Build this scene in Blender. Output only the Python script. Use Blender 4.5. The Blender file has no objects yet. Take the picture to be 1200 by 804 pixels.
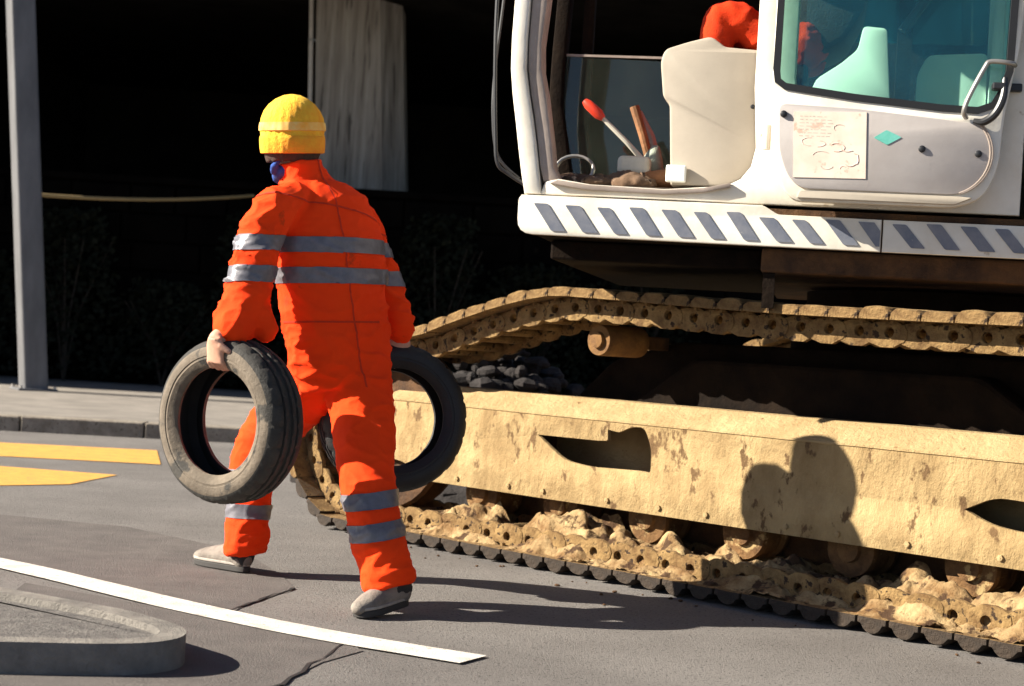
import bpy, bmesh, math, random
from math import sin, cos, pi, radians, sqrt, atan2
from mathutils import Vector as V, Matrix, noise

random.seed(7)
S = bpy.context.scene
COL = S.collection

# ------------------------------------------------------------------ camera
CAM_H = 0.97
ROLL = math.atan(0.06)                       # the street falls gently to the right of the frame
cd = bpy.data.cameras.new("camera")
cam = bpy.data.objects.new("camera", cd)
COL.objects.link(cam)
cr = V((cos(ROLL), 0, sin(ROLL)))
cu = V((-sin(ROLL), 0, cos(ROLL)))
cb = V((0, -1, 0))
M = Matrix.Identity(4)
for i in range(3):
    M[i][0], M[i][1], M[i][2] = cr[i], cu[i], cb[i]
M[2][3] = CAM_H
cam.matrix_world = M
cd.sensor_width = 36
cd.lens = 60
cd.clip_start = 0.1
cd.clip_end = 400
cd.dof.use_dof = True
cd.dof.focus_distance = 6.1
cd.dof.aperture_fstop = 4.5
S.camera = cam

# ------------------------------------------------------------------ light
SUN_EL = radians(29)
SUN_AZ = radians(6)                          # from the left, a little in front of the picture plane
TO_SUN = V((-cos(SUN_AZ) * cos(SUN_EL), -sin(SUN_AZ) * cos(SUN_EL), sin(SUN_EL))).normalized()
w = bpy.data.worlds.new("World")
S.world = w
w.use_nodes = True
nt = w.node_tree
sky = nt.nodes.new("ShaderNodeTexSky")
sky.sky_type = 'NISHITA'
sky.sun_disc = False
sky.air_density = 0.55
sky.dust_density = 0.4
sky.sun_elevation = SUN_EL
sky.sun_rotation = atan2(TO_SUN.x, TO_SUN.y)
bg = nt.nodes["Background"]
bg.inputs[1].default_value = 0.05
nt.links.new(sky.outputs[0], bg.inputs[0])
sd = bpy.data.lights.new("sun", 'SUN')
sd.energy = 5.0
sd.angle = radians(0.5)
sd.color = (1.0, 0.93, 0.80)
sun = bpy.data.objects.new("sun", sd)
COL.objects.link(sun)
sun.rotation_euler = TO_SUN.to_track_quat('Z', 'Y').to_euler()
sun.location = TO_SUN * 40
S.view_settings.view_transform = 'Standard'
S.view_settings.look = 'None'
S.view_settings.exposure = 1.65
S.view_settings.gamma = 1.0
S.view_settings.use_curve_mapping = False
S.cycles.max_bounces = 8
S.cycles.transparent_max_bounces = 12

# ------------------------------------------------------------------ materials
def mat(name, c, c2=None, scale=6.0, rough=0.8, bump=0.0, bscale=40.0, metal=0.0,
        spots=None, sscale=25.0, sthr=0.62, detail=8.0, stretch=(1, 1, 1), spec=0.4):
    m = bpy.data.materials.new(name)
    m.use_nodes = True
    t = m.node_tree
    b = t.nodes["Principled BSDF"]
    b.inputs["Roughness"].default_value = rough
    b.inputs["Metallic"].default_value = metal
    b.inputs["Specular IOR Level"].default_value = spec
    tc = t.nodes.new("ShaderNodeTexCoord")
    mp = t.nodes.new("ShaderNodeMapping")
    mp.inputs["Scale"].default_value = stretch
    t.links.new(tc.outputs["Object"], mp.inputs[0])
    vec = mp.outputs[0]
    if c2 is None:
        c2 = tuple(x * 0.8 for x in c)
    n = t.nodes.new("ShaderNodeTexNoise")
    n.inputs["Scale"].default_value = scale
    n.inputs["Detail"].default_value = detail
    n.inputs["Roughness"].default_value = 0.65
    t.links.new(vec, n.inputs["Vector"])
    r = t.nodes.new("ShaderNodeValToRGB")
    r.color_ramp.elements[0].position = 0.36
    r.color_ramp.elements[1].position = 0.64
    r.color_ramp.elements[0].color = (*c2, 1)
    r.color_ramp.elements[1].color = (*c, 1)
    t.links.new(n.outputs["Fac"], r.inputs[0])
    out = r.outputs[0]
    if spots:
        n2 = t.nodes.new("ShaderNodeTexNoise")
        n2.inputs["Scale"].default_value = sscale
        n2.inputs["Detail"].default_value = 5
        n2.inputs["Roughness"].default_value = 0.6
        t.links.new(vec, n2.inputs["Vector"])
        r2 = t.nodes.new("ShaderNodeValToRGB")
        r2.color_ramp.elements[0].position = sthr
        r2.color_ramp.elements[1].position = sthr + 0.06
        t.links.new(n2.outputs["Fac"], r2.inputs[0])
        mx = t.nodes.new("ShaderNodeMix")
        mx.data_type = 'RGBA'
        t.links.new(r2.outputs[0], mx.inputs[0])
        t.links.new(out, mx.inputs[6])
        mx.inputs[7].default_value = (*spots, 1)
        out = mx.outputs[2]
    t.links.new(out, b.inputs["Base Color"])
    if bump:
        nb = t.nodes.new("ShaderNodeTexNoise")
        nb.inputs["Scale"].default_value = bscale
        nb.inputs["Detail"].default_value = 8
        nb.inputs["Roughness"].default_value = 0.7
        t.links.new(vec, nb.inputs["Vector"])
        bp = t.nodes.new("ShaderNodeBump")
        bp.inputs["Strength"].default_value = bump
        bp.inputs["Distance"].default_value = 0.02
        t.links.new(nb.outputs["Fac"], bp.inputs["Height"])
        t.links.new(bp.outputs[0], b.inputs["Normal"])
    return m

def glass_mat(name, tint, haze, haze_amount=0.12, gloss=0.08):
    m = bpy.data.materials.new(name)
    m.use_nodes = True
    t = m.node_tree
    t.nodes.remove(t.nodes["Principled BSDF"])
    o = t.nodes["Material Output"]
    tr = t.nodes.new("ShaderNodeBsdfTransparent")
    tr.inputs[0].default_value = (*tint, 1)
    df = t.nodes.new("ShaderNodeBsdfDiffuse")  # reflected sky and haze painted in as a diffuse colour
    df.inputs[0].default_value = (*haze, 1)
    gl = t.nodes.new("ShaderNodeBsdfGlossy")
    gl.inputs["Roughness"].default_value = 0.03
    tc = t.nodes.new("ShaderNodeTexCoord")
    n = t.nodes.new("ShaderNodeTexNoise")
    n.inputs["Scale"].default_value = 5
    n.inputs["Detail"].default_value = 6
    t.links.new(tc.outputs["Object"], n.inputs["Vector"])
    mul = t.nodes.new("ShaderNodeMath")
    mul.operation = 'MULTIPLY'
    mul.inputs[1].default_value = haze_amount * 2
    t.links.new(n.outputs["Fac"], mul.inputs[0])
    m1 = t.nodes.new("ShaderNodeMixShader")
    t.links.new(mul.outputs[0], m1.inputs[0])
    t.links.new(tr.outputs[0], m1.inputs[1])
    t.links.new(df.outputs[0], m1.inputs[2])
    fr = t.nodes.new("ShaderNodeFresnel")
    fr.inputs[0].default_value = 1.45
    m2 = t.nodes.new("ShaderNodeMixShader")
    t.links.new(fr.outputs[0], m2.inputs[0])
    t.links.new(m1.outputs[0], m2.inputs[1])
    t.links.new(gl.outputs[0], m2.inputs[2])
    t.links.new(m2.outputs[0], o.inputs[0])
    return m

MT = dict(
    asphalt=mat("asphalt", (.205, .187, .173), (.148, .133, .123), 1.1, .9, .9, 120, spots=(.060, .054, .050), sscale=75, sthr=.57),
    patch=mat("old_asphalt", (.150, .130, .119), (.112, .097, .090), 5, .9, .9, 120, spots=(.22, .2, .18), sscale=90, sthr=.68),
    crack=mat("tar_crack", (.02, .018, .017), None, 8, .7, .3),
    paving=mat("pavement", (.25, .22, .19), (.17, .15, .13), 3, .9, .4, 60),
    white=mat("road_white", (.74, .69, .62), (.52, .47, .41), 10, .85, .5, 120, spots=(.24, .21, .19), sscale=55, sthr=.615),
    yellow=mat("road_yellow", (.70, .35, .065), (.54, .28, .06), 8, .85, .5, 100, spots=(.26, .19, .11), sscale=40, sthr=.60),
    kerb=mat("kerb_stone", (.30, .26, .21), (.19, .155, .12), 9, .9, .8, 50, spots=(.07, .055, .04), sscale=40, sthr=.6),
    islandkerb=mat("island_kerb", (.25, .225, .195), (.15, .135, .12), 9, .9, .9, 50),
    gravel=mat("island_fill", (.16, .145, .13), (.09, .08, .075), 16, .95, .8, 60),
    shade_shell=mat("shade_shell_dark", (.020, .018, .016), (.010, .009, .008), 1.5, .95, .4, 20, spec=.05),  # near black: deep shade put into the concrete's colour
    blackwall=mat("shade_black_wall", (.0042, .0034, .0027), (.002, .0017, .0014), 2.0, .95, .6, 14, spots=(.010, .008, .006), sscale=6, sthr=.66, spec=.03),  # shade put into the colour, far blacker than stone
    column=mat("pillar_concrete", (.42, .385, .34), (.20, .175, .15), 2.2, .9, .5, 30, stretch=(4, 4, .22), spec=.1, spots=(.10, .09, .08), sscale=3, sthr=.58),
    sunlit_strip=mat("sunlit_strip_pale", (.80, .76, .70), (.66, .62, .57), 8, .6),
    post=mat("galvanised", (.125, .123, .128), (.085, .084, .088), 5, .6, .15, 40, metal=.0, stretch=(1, 1, .3)),
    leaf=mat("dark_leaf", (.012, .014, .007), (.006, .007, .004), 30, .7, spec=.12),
    twig=mat("twig", (.03, .022, .015), None, 20, .9),
    rope=mat("rope", (.42, .30, .13), (.3, .2, .09), 60, .9),
    rubble=mat("shaded_rubble", (.032, .026, .024), (.010, .007, .006), 9, .95, .7, 30),  # shade on the heap put into a darker stone colour
    dust=mat("dusty_yellow_steel", (.365, .255, .118), (.225, .145, .060), 6, .9, .8, 26, spots=(.11, .06, .022), sscale=16, sthr=.585, stretch=(1, 1, .6)),
    dustflat=mat("dusty_yellow_plate", (.40, .285, .14), (.285, .19, .083), 4, .9, .9, 28, spots=(.16, .085, .03), sscale=22, sthr=.66),
    shoe=mat("muddy_track", (.31, .195, .075), (.12, .062, .020), 14, .95, 1.0, 40, spots=(.035, .018, .008), sscale=28, sthr=.57),
    soil=mat("dry_soil", (.43, .30, .145), (.17, .088, .030), 8, .95, 1.0, 45, spots=(.06, .028, .010), sscale=12, sthr=.53),
    darkshoe=mat("dark_shoe_face", (.045, .028, .016), (.02, .013, .008), 14, .8, .8, 40),  # darker colour for the outer faces of ground-run shoes
    rust=mat("rusty_brown", (.10, .045, .014), (.036, .016, .006), 9, .9, .7, 30),
    rustroller=mat("ochre_roller", (.22, .11, .028), (.10, .045, .014), 8, .85, .5, 30),
    greasy=mat("greasy_black", (.013, .008, .005), (.006, .004, .003), 9, .9, .5, 30, spec=.08),
    cabwhite=mat("cab_white", (.74, .70, .62), (.60, .54, .44), 3, .5, .08, 20, spots=(.42, .33, .22), sscale=11, sthr=.665),
    cabbeige=mat("cab_jamb", (.34, .275, .235), (.25, .20, .165), 6, .6, .1, 30, spots=(.2, .15, .12), sscale=14, sthr=.68),
    doorgrey=mat("door_lining", (.40, .365, .345), (.35, .315, .295), 4, .55, .05, 40),
    block=mat("beige_plastic", (.42, .36, .285), (.36, .31, .245), 3, .6, .05, 60),
    trim=mat("pale_trim", (.84, .84, .76), (.76, .76, .69), 4, .6),
    rubber=mat("black_seal", (.012, .012, .013), None, 10, .5),
    stripe=mat("stripe_blue_grey", (.12, .135, .175), (.19, .195, .22), 14, .6, spots=(.5, .46, .40), sscale=40, sthr=.70),
    sticker=mat("paper", (.82, .70, .58), (.78, .60, .48), 14, .8, spots=(.70, .45, .34), sscale=20, sthr=.60),
    ink=mat("faded_ink", (.74, .52, .42), (.78, .60, .50), 30, .8),
    inkgrey=mat("faded_grey_ink", (.62, .52, .43), None, 30, .8),
    teal=mat("teal_sticker", (.10, .42, .33), (.16, .5, .42), 20, .6),
    steel=mat("bare_steel", (.42, .40, .37), (.3, .28, .26), 12, .35, metal=.7),
    handle=mat("black_plastic", (.02, .02, .022), None, 10, .4),
    engine=mat("engine_cover", (.40, .35, .22), (.33, .28, .17), 4, .5, spots=(.2, .15, .09), sscale=10, sthr=.66),
    seat=mat("dark_seat", (.035, .026, .028), (.02, .016, .017), 20, .9, .3, 80),
    red=mat("red_knob", (.75, .05, .02), None, 10, .4),
    lever=mat("pale_lever", (.60, .55, .45), None, 10, .5),
    mat_=mat("rubber_mat", (.10, .075, .055), (.05, .035, .025), 15, .9, .4),
    cloth=mat("muddy_cloth", (.16, .095, .055), (.045, .025, .014), 12, .95, .4, 60, spots=(.36, .26, .18), sscale=14, sthr=.60),
    brown=mat("brown_leather", (.30, .13, .05), (.18, .08, .03), 15, .7, .3),
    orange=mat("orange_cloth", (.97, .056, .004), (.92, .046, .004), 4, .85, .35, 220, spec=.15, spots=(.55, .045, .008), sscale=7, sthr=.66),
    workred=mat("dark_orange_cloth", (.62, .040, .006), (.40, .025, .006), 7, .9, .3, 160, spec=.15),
    bag=mat("grey_green_canvas", (.36, .40, .32), (.22, .25, .20), 12, .9, .4, 60),
    rollermud=mat("muddy_roller", (.20, .105, .038), (.085, .040, .014), 10, .95, .9, 35, spots=(.36, .25, .11), sscale=14, sthr=.58),
    seam=mat("orange_seam", (.62, .030, .003), None, 30, .9),
    tape=mat("reflective_tape", (.15, .142, .16), (.115, .11, .12), 30, .42, .1, 120, metal=.15),
    skin=mat("skin", (.55, .30, .20), (.48, .24, .16), 30, .6, .1, 120),
    hair=mat("brown_hair", (.06, .025, .012), (.03, .014, .008), 40, .7, .5, 60, stretch=(3, 3, .5)),
    eye=mat("eye_white", (.8, .78, .74), None, 5, .2),
    blue=mat("blue_cloth", (.02, .07, .30), (.015, .05, .22), 15, .9, .3, 100),
    beanie=mat("knit_yellow", (.92, .60, .05), (.92, .36, .02), 9, .95, .7, 60, stretch=(1, 1, .6)),
    band=mat("orange_knit", (.92, .44, .03), (.90, .30, .02), 12, .95, .6, 60),
    badge=mat("hat_band", (.78, .60, .22), (.86, .36, .03), 9, .85),
    shoe_up=mat("grey_suede", (.25, .215, .18), (.15, .125, .105), 14, .9, .4, 60),
    shoe_panel=mat("black_mesh", (.03, .028, .028), None, 20, .8),
    sole=mat("dark_sole", (.04, .036, .033), None, 20, .8),
    solelight=mat("pale_sole", (.36, .32, .28), (.24, .21, .18), 20, .7),
    tyredust=mat("dusty_rubber", (.165, .130, .095), (.085, .066, .047), 7, .85, .4, 45, spots=(.045, .04, .034), sscale=9, sthr=.58),
    tyretread=mat("worn_tread", (.040, .036, .030), (.022, .020, .018), 9, .8, .4, 45),
    tyreblack=mat("black_rubber", (.015, .0145, .0145), (.009, .009, .009), 9, .55, .3, 45),
    tyreinner=mat("tyre_liner", (.018, .016, .015), (.010, .009, .009), 9, .8),
    glassgreen=glass_mat("green_glass", (.68, .94, .86), (.035, .34, .50), .06),
    glassdust=glass_mat("dusty_glass", (.80, .84, .78), (.125, .15, .115), .10),
)

# ------------------------------------------------------------------ mesh helpers
def setp(o, label=None, cat=None, group=None, kind=None):
    if label: o["label"] = label
    if cat: o["category"] = cat
    if group: o["group"] = group
    if kind: o["kind"] = kind
    return o

def empty(name, loc=(0, 0, 0), rz=0.0):
    o = bpy.data.objects.new(name, None)
    COL.objects.link(o)
    o.location = loc
    o.rotation_euler = (0, 0, rz)
    return o

def link(name, me, m, parent=None, smooth=True, ang=35):
    o = bpy.data.objects.new(name, me)
    if m is not None:
        me.materials.clear()
        me.materials.append(m)
    if smooth:
        me.shade_smooth()
        me.set_sharp_from_angle(angle=radians(ang))
    COL.objects.link(o)
    if parent is not None:
        o.parent = parent
    return o

def bev(o, wdt=0.006, seg=2):
    b = o.modifiers.new("bevel", 'BEVEL')
    b.width = wdt
    b.segments = seg
    b.limit_method = 'ANGLE'
    b.angle_limit = radians(40)
    return o

class MB:
    def __init__(s):
        s.v, s.f, s.mi = [], [], []
        s.cur = 0
    def face(s, idx):
        s.f.append(idx); s.mi.append(s.cur)
    def add(s, pts):
        k = len(s.v)
        s.v += [V(p) for p in pts]
        return k
    def box(s, x0, x1, y0, y1, z0, z1, m=None):
        P = [(x, y, z) for z in (z0, z1) for y in (y0, y1) for x in (x0, x1)]
        if m is not None: P = [m @ V(p) for p in P]
        k = s.add(P)
        for q in ((0, 2, 3, 1), (4, 5, 7, 6), (0, 1, 5, 4), (2, 6, 7, 3), (0, 4, 6, 2), (1, 3, 7, 5)):
            s.face([k + i for i in q])
        return s
    def prism(s, poly, a, b, fn):
        """poly: 2D points, swept from a to b; fn(u, v, t) -> 3D point"""
        n = len(poly)
        k = s.add([fn(p[0], p[1], a) for p in poly] + [fn(p[0], p[1], b) for p in poly])
        s.face([k + i for i in range(n)][::-1])
        s.face([k + n + i for i in range(n)])
        for i in range(n):
            j = (i + 1) % n
            s.face([k + i, k + j, k + n + j, k + n + i])
        return s
    def tube(s, pts, rad, n=12, caps=True, squash=None, side=None):
        pts = [V(p) for p in pts]
        if not hasattr(rad, '__len__'): rad = [rad] * len(pts)
        k0 = len(s.v)
        prev = None
        for i, p in enumerate(pts):
            d = (pts[min(i + 1, len(pts) - 1)] - pts[max(i - 1, 0)]).normalized()
            ref = V(side) if side is not None else (prev if prev is not None else (V((0, 0, 1)) if abs(d.z) < .9 else V((1, 0, 0))))
            a = (ref - d * ref.dot(d))
            if a.length < 1e-5: a = d.orthogonal()
            a.normalize()
            b = d.cross(a)
            prev = a
            rr = rad[i]
            ra, rb = (rr if hasattr(rr, '__len__') else (rr, rr))
            s.add([p + a * (ra * cos(2 * pi * j / n)) + b * (rb * sin(2 * pi * j / n)) for j in range(n)])
        for i in range(len(pts) - 1):
            for j in range(n):
                j2 = (j + 1) % n
                s.face([k0 + i * n + j, k0 + i * n + j2, k0 + (i + 1) * n + j2, k0 + (i + 1) * n + j])
        if caps:
            s.face([k0 + j for j in range(n)][::-1])
            e = k0 + (len(pts) - 1) * n
            s.face([e + j for j in range(n)])
        return s
    def ball(s, c, r, n=16, m=10):
        c = V(c)
        if not hasattr(r, '__len__'): r = (r, r, r)
        k0 = len(s.v)
        s.add([c + V((0, 0, r[2]))])
        for i in range(1, m):
            t = pi * i / m
            s.add([c + V((r[0] * sin(t) * cos(2 * pi * j / n), r[1] * sin(t) * sin(2 * pi * j / n), r[2] * cos(t))) for j in range(n)])
        s.add([c - V((0, 0, r[2]))])
        for j in range(n):
            s.face([k0, k0 + 1 + j, k0 + 1 + (j + 1) % n])
            for i in range(m - 2):
                a = k0 + 1 + i * n
                s.face([a + j, a + n + j, a + n + (j + 1) % n, a + (j + 1) % n])
            a = k0 + 1 + (m - 2) * n
            s.face([a + j, k0 + 1 + (m - 1) * n, a + (j + 1) % n])
        return s
    def lathe(s, prof, n=32, fn=None, closed=False):
        """prof: (r, h) pairs; fn(x, y, h)->3D point. closed: the profile is a loop"""
        k0 = len(s.v)
        fn = fn or (lambda x, y, h: (x, y, h))
        for (r, h) in prof:
            s.add([fn(r * cos(2 * pi * j / n), r * sin(2 * pi * j / n), h) for j in range(n)])
        q = len(prof)
        for i in range(q if closed else q - 1):
            i2 = (i + 1) % q
            for j in range(n):
                j2 = (j + 1) % n
                s.face([k0 + i * n + j, k0 + i * n + j2, k0 + i2 * n + j2, k0 + i2 * n + j])
        if not closed:
            s.face([k0 + j for j in range(n)][::-1])
            s.face([k0 + (q - 1) * n + j for j in range(n)])
        return s
    def mesh(s, name="m", fix=True):
        me = bpy.data.meshes.new(name)
        me.from_pydata([tuple(v) for v in s.v], [], s.f)
        if any(s.mi):
            me.polygons.foreach_set("material_index", s.mi)
        if fix:
            bm = bmesh.new(); bm.from_mesh(me)
            bmesh.ops.recalc_face_normals(bm, faces=bm.faces)
            bm.to_mesh(me); bm.free()
        return me
    def build(s, name, m, parent=None, smooth=True, ang=35):
        return link(name, s.mesh(name), m, parent, smooth, ang)

def plate(outer, holes, thick, fn, name="plate", bevel=0.0):
    """flat plate with cut-outs: 2D outline and holes filled, thickness along the third axis; fn maps (u,v,t)"""
    cu_ = bpy.data.curves.new(name, 'CURVE')
    cu_.dimensions = '2D'
    cu_.fill_mode = 'BOTH'
    cu_.extrude = max(thick / 2 - bevel, .0002)
    if bevel:
        cu_.bevel_depth = bevel
        cu_.bevel_resolution = 1
        cu_.offset = -bevel
    for poly in [outer] + holes:
        sp = cu_.splines.new('POLY')
        sp.points.add(len(poly) - 1)
        for i, p in enumerate(poly):
            sp.points[i].co = (p[0], p[1], 0, 1)
        sp.use_cyclic_u = True
    ob = bpy.data.objects.new(name, cu_)
    COL.objects.link(ob)
    dg = bpy.context.evaluated_depsgraph_get()
    me = bpy.data.meshes.new_from_object(ob.evaluated_get(dg))
    bpy.data.objects.remove(ob)
    bpy.data.curves.remove(cu_)
    for v in me.vertices:
        v.co = V(fn(v.co.x, v.co.y, v.co.z + thick / 2))
    bm = bmesh.new(); bm.from_mesh(me)
    bmesh.ops.remove_doubles(bm, verts=bm.verts, dist=1e-5)
    bmesh.ops.recalc_face_normals(bm, faces=bm.faces)
    bm.to_mesh(me); bm.free()
    return me

def voxel(mb, size, smooth=4, fac=0.5):
    """union of overlapping closed pieces as one continuous skin"""
    me = mb.mesh("tmp")
    ob = bpy.data.objects.new("tmp", me)
    COL.objects.link(ob)
    r = ob.modifiers.new("r", 'REMESH')
    r.mode = 'VOXEL'
    r.voxel_size = size
    r.use_smooth_shade = True
    sm = ob.modifiers.new("s", 'SMOOTH')
    sm.iterations = smooth
    sm.factor = fac
    dg = bpy.context.evaluated_depsgraph_get()
    out = bpy.data.meshes.new_from_object(ob.evaluated_get(dg))
    bpy.data.objects.remove(ob)
    bpy.data.meshes.remove(me)
    return out

def spline(pts, rad, k=6):
    """Catmull-Rom resample of points and radii"""
    P = [V(p) for p in pts]
    R = [(r if hasattr(r, '__len__') else (r, r)) for r in rad]
    op, orr = [], []
    for i in range(len(P) - 1):
        p0, p1, p2, p3 = P[max(i - 1, 0)], P[i], P[i + 1], P[min(i + 2, len(P) - 1)]
        for j in range(k):
            t = j / k
            op.append(0.5 * ((2 * p1) + (p2 - p0) * t + (2 * p0 - 5 * p1 + 4 * p2 - p3) * t * t + (3 * p1 - p0 - 3 * p2 + p3) * t ** 3))
            orr.append(tuple(R[i][q] * (1 - t) + R[i + 1][q] * t for q in (0, 1)))
    op.append(P[-1]); orr.append(R[-1])
    return op, orr

def limb(mb, pts, rad, n=20, side=None, ends=True):
    p, r = spline(pts, rad)
    mb.tube(p, r, n, side=side)
    if ends:
        for q in (0, -1):
            mb.ball(p[q], min(r[q]), 16, 10)

def rounded(poly, r, k=4):
    """round the corners of a polygon"""
    out = []
    n = len(poly)
    for i in range(n):
        p0, p1, p2 = V((*poly[i - 1], 0)), V((*poly[i], 0)), V((*poly[(i + 1) % n], 0))
        rr = r[i] if hasattr(r, '__len__') else r
        a, b = (p0 - p1), (p2 - p1)
        rr = min(rr, a.length * .49, b.length * .49)
        if rr < 1e-5:
            out.append((p1.x, p1.y)); continue
        A, B = p1 + a.normalized() * rr, p1 + b.normalized() * rr
        for j in range(k + 1):
            t = j / k
            q = A * (1 - t) ** 2 + p1 * 2 * t * (1 - t) + B * t * t
            out.append((q.x, q.y))
    return out

# ------------------------------------------------------------------ the setting: road, kerbs, pavements
def sheet(name, poly, z, m, kind='structure', thick=0.0):
    mb = MB()
    if thick:
        mb.prism(poly, z - thick, z, lambda x, y, t: (x, y, t))
    else:
        k = mb.add([(x, y, z) for x, y in poly])
        mb.face([k + i for i in range(len(poly))])
    o = mb.build(name, m, None, False)
    setp(o, kind=kind)
    return o

sheet("road", [(-90, -60), (90, -60), (90, 90), (-90, 90)], 0.0, MT['asphalt'])
sheet("asphalt_patch", [(-4.6, 9.0), (-3.0, 8.35), (-1.75, 8.0), (-1.1, 7.35), (-.86, 6.75), (-.76, 6.41), (-.83, 6.1), (-.907, 5.84), (-1.3, 6.14), (-1.9, 6.55), (-4.6, 8.85)], 0.003, MT['patch'])
sheet("asphalt_patch", [(-.88, 5.64), (-.45, 5.35), (-.40, 5.22), (-.50, 5.0), (-.56, 4.75), (-.62, 4.3), (-1.5, 4.1), (-1.7, 6.15)], 0.003, MT['patch'])
def crack(pts, wd):
    L, Rr = [], []
    for i, p in enumerate(pts):
        a, b = V((*pts[max(i - 1, 0)], 0)), V((*pts[min(i + 1, len(pts) - 1)], 0))
        d = (b - a).normalized(); nn = V((-d.y, d.x, 0))
        hw = wd * random.uniform(.15, 1.1) * .26
        L.append((p[0] + nn.x * hw, p[1] + nn.y * hw)); Rr.append((p[0] - nn.x * hw, p[1] - nn.y * hw))
    sheet("road_crack", L + Rr[::-1], 0.005, MT['crack'])
def jag(a, b, n=10, j=.02):
    return [(a[0] + (b[0] - a[0]) * i / n + random.uniform(-j, j), a[1] + (b[1] - a[1]) * i / n + random.uniform(-j, j)) for i in range(n + 1)]
crack(jag((-.76, 6.41), (-.83, 6.1), 5, .012) + jag((-.84, 6.05), (-.907, 5.84), 4, .012), .035)
crack(jag((-.45, 5.35), (-.62, 4.45), 9, .02), .03)
for a in range(3):
    x0 = -2.6 - a * .05
# painted lines
def stripe_line(ctrl, wd):
    p_, _ = spline([(x, y, 0) for x, y in ctrl], [1] * len(ctrl), 8)
    Lf, Rt = [], []
    for i, q in enumerate(p_):
        d = (p_[min(i + 1, len(p_) - 1)] - p_[max(i - 1, 0)]).normalized()
        nn = V((-d.y, d.x, 0)) * (wd / 2 + .004 * noise.noise(q * 9))
        Lf.append((q.x + nn.x, q.y + nn.y)); Rt.append((q.x - nn.x, q.y - nn.y))
    sheet("road_marking", Lf + Rt[::-1], 0.007, MT['white'])
stripe_line([(-3.6, 7.62), (-2.75, 7.12), (-1.92, 6.58), (-1.10, 5.86), (-.56, 5.45), (-.06, 5.17)], .165)
sheet("road_marking", [(-6.4, 12.52), (-3.759, 12.70), (-2.619, 12.85), (-2.334, 11.60), (-3.398, 11.5), (-6.4, 11.3)], 0.004, MT['yellow'])
sheet("road_marking", [(-6.4, 10.65), (-3.187, 10.75), (-2.403, 10.62), (-2.5, 9.85), (-2.805, 9.55), (-6.4, 9.35)], 0.004, MT['yellow'])

# far kerb and pavement
def ky(x): return 14.42 + 0.12 * x * 0.9 + 0.04
kb = MB()
x = -14.0
while x < 14:
    L = 1.0
    y0, y1 = ky(x), ky(x + L)
    zj = random.uniform(-.004, .004)
    P = [(x + .006, y0), (x + L - .006, y1), (x + L - .006, y1 + .22), (x + .006, y0 + .22)]
    kb.prism(P, -.05, .125 + zj, lambda a, b, t: (a, b, t))
    x += L
k = kb.build("kerb", MT['kerb'], None, False)
bev(k, .012, 2); setp(k, kind='structure')
sheet("pavement", [(-14, ky(-14) + .225), (14, ky(14) + .225), (14, 40), (-14, 40)], .117, MT['paving'], thick=.3)

# near traffic island, only its rounded nose reaches the picture
isl = [(-3.2, 4.02), (-1.26, 4.36), (-1.0, 4.415), (-.89, 4.47), (-.835, 4.56), (-.835, 4.66), (-.88, 4.76), (-1.065, 4.95), (-1.52, 5.23), (-3.2, 6.35)]
isl = rounded([(x * 1.048, y * 1.048) for x, y in isl], .06, 3)
cen = V((-2.1, 4.93, 0))
def inset(poly, d):
    out = []
    n = len(poly)
    for i in range(n):
        a, b, c = V((*poly[i - 1], 0)), V((*poly[i], 0)), V((*poly[(i + 1) % n], 0))
        t = (c - a).normalized(); nn = V((-t.y, t.x, 0))
        out.append((b.x + nn.x * d, b.y + nn.y * d))
    return out
ins = inset(isl, .075)
me = plate(isl, [ins], .15, lambda u, v, t: (u, v, t - .06), "island_kerb", .0)
o = link("kerb", me, MT['islandkerb'], None, True, 40)
bev(o, .030, 4); setp(o, kind='structure')
sheet("pavement", inset(isl, .0755), .068, MT['gravel'], thick=.15)

# ------------------------------------------------------------------ background: unseen roof and side walls added to block sun and sky
br = empty("shade_shell", (0, 19.6, 0))
mb = MB().box(-14, 14, 0, 17, 5.75, 6.7); bev(mb.build("deck", MT['shade_shell'], br, False), .03)
mb = MB().box(-14, 14, -.12, -.003, 5.65, 7.6); mb.build("shell_edge", MT['shade_shell'], br, False)
MB().box(-13.5, -9, .4, 16.5, .1, 5.748).build("shell_side", MT['shade_shell'], br, False)
MB().box(9.5, 13.5, .4, 16.5, .1, 5.748).build("shell_side", MT['shade_shell'], br, False)
MB().box(-8.998, 9.498, 15.5, 16.4, .1, 5.748).build("back_wall", MT['shade_shell'], br, False)
setp(br, "unseen roof and walls added to shade the dark background behind the worker", "shade_shell")

wl = empty("retaining_wall", (0, 23.0, .12))
mw = MB()
for r_ in range(7):
    x = -8.9 - (r_ % 2) * .35
    while x < 9.3:
        L = random.uniform(.5, .95)
        mw.box(x + .012, x + L - .012, random.uniform(-.02, .015), .30, r_ * .385, r_ * .385 + .365)
        x += L
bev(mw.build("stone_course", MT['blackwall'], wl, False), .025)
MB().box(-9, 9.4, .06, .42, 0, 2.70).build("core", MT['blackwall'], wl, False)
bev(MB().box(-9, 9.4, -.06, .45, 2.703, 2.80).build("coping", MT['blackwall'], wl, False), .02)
setp(wl, "stone retaining wall coloured black for shade, below the concrete pillar", "wall")

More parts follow.
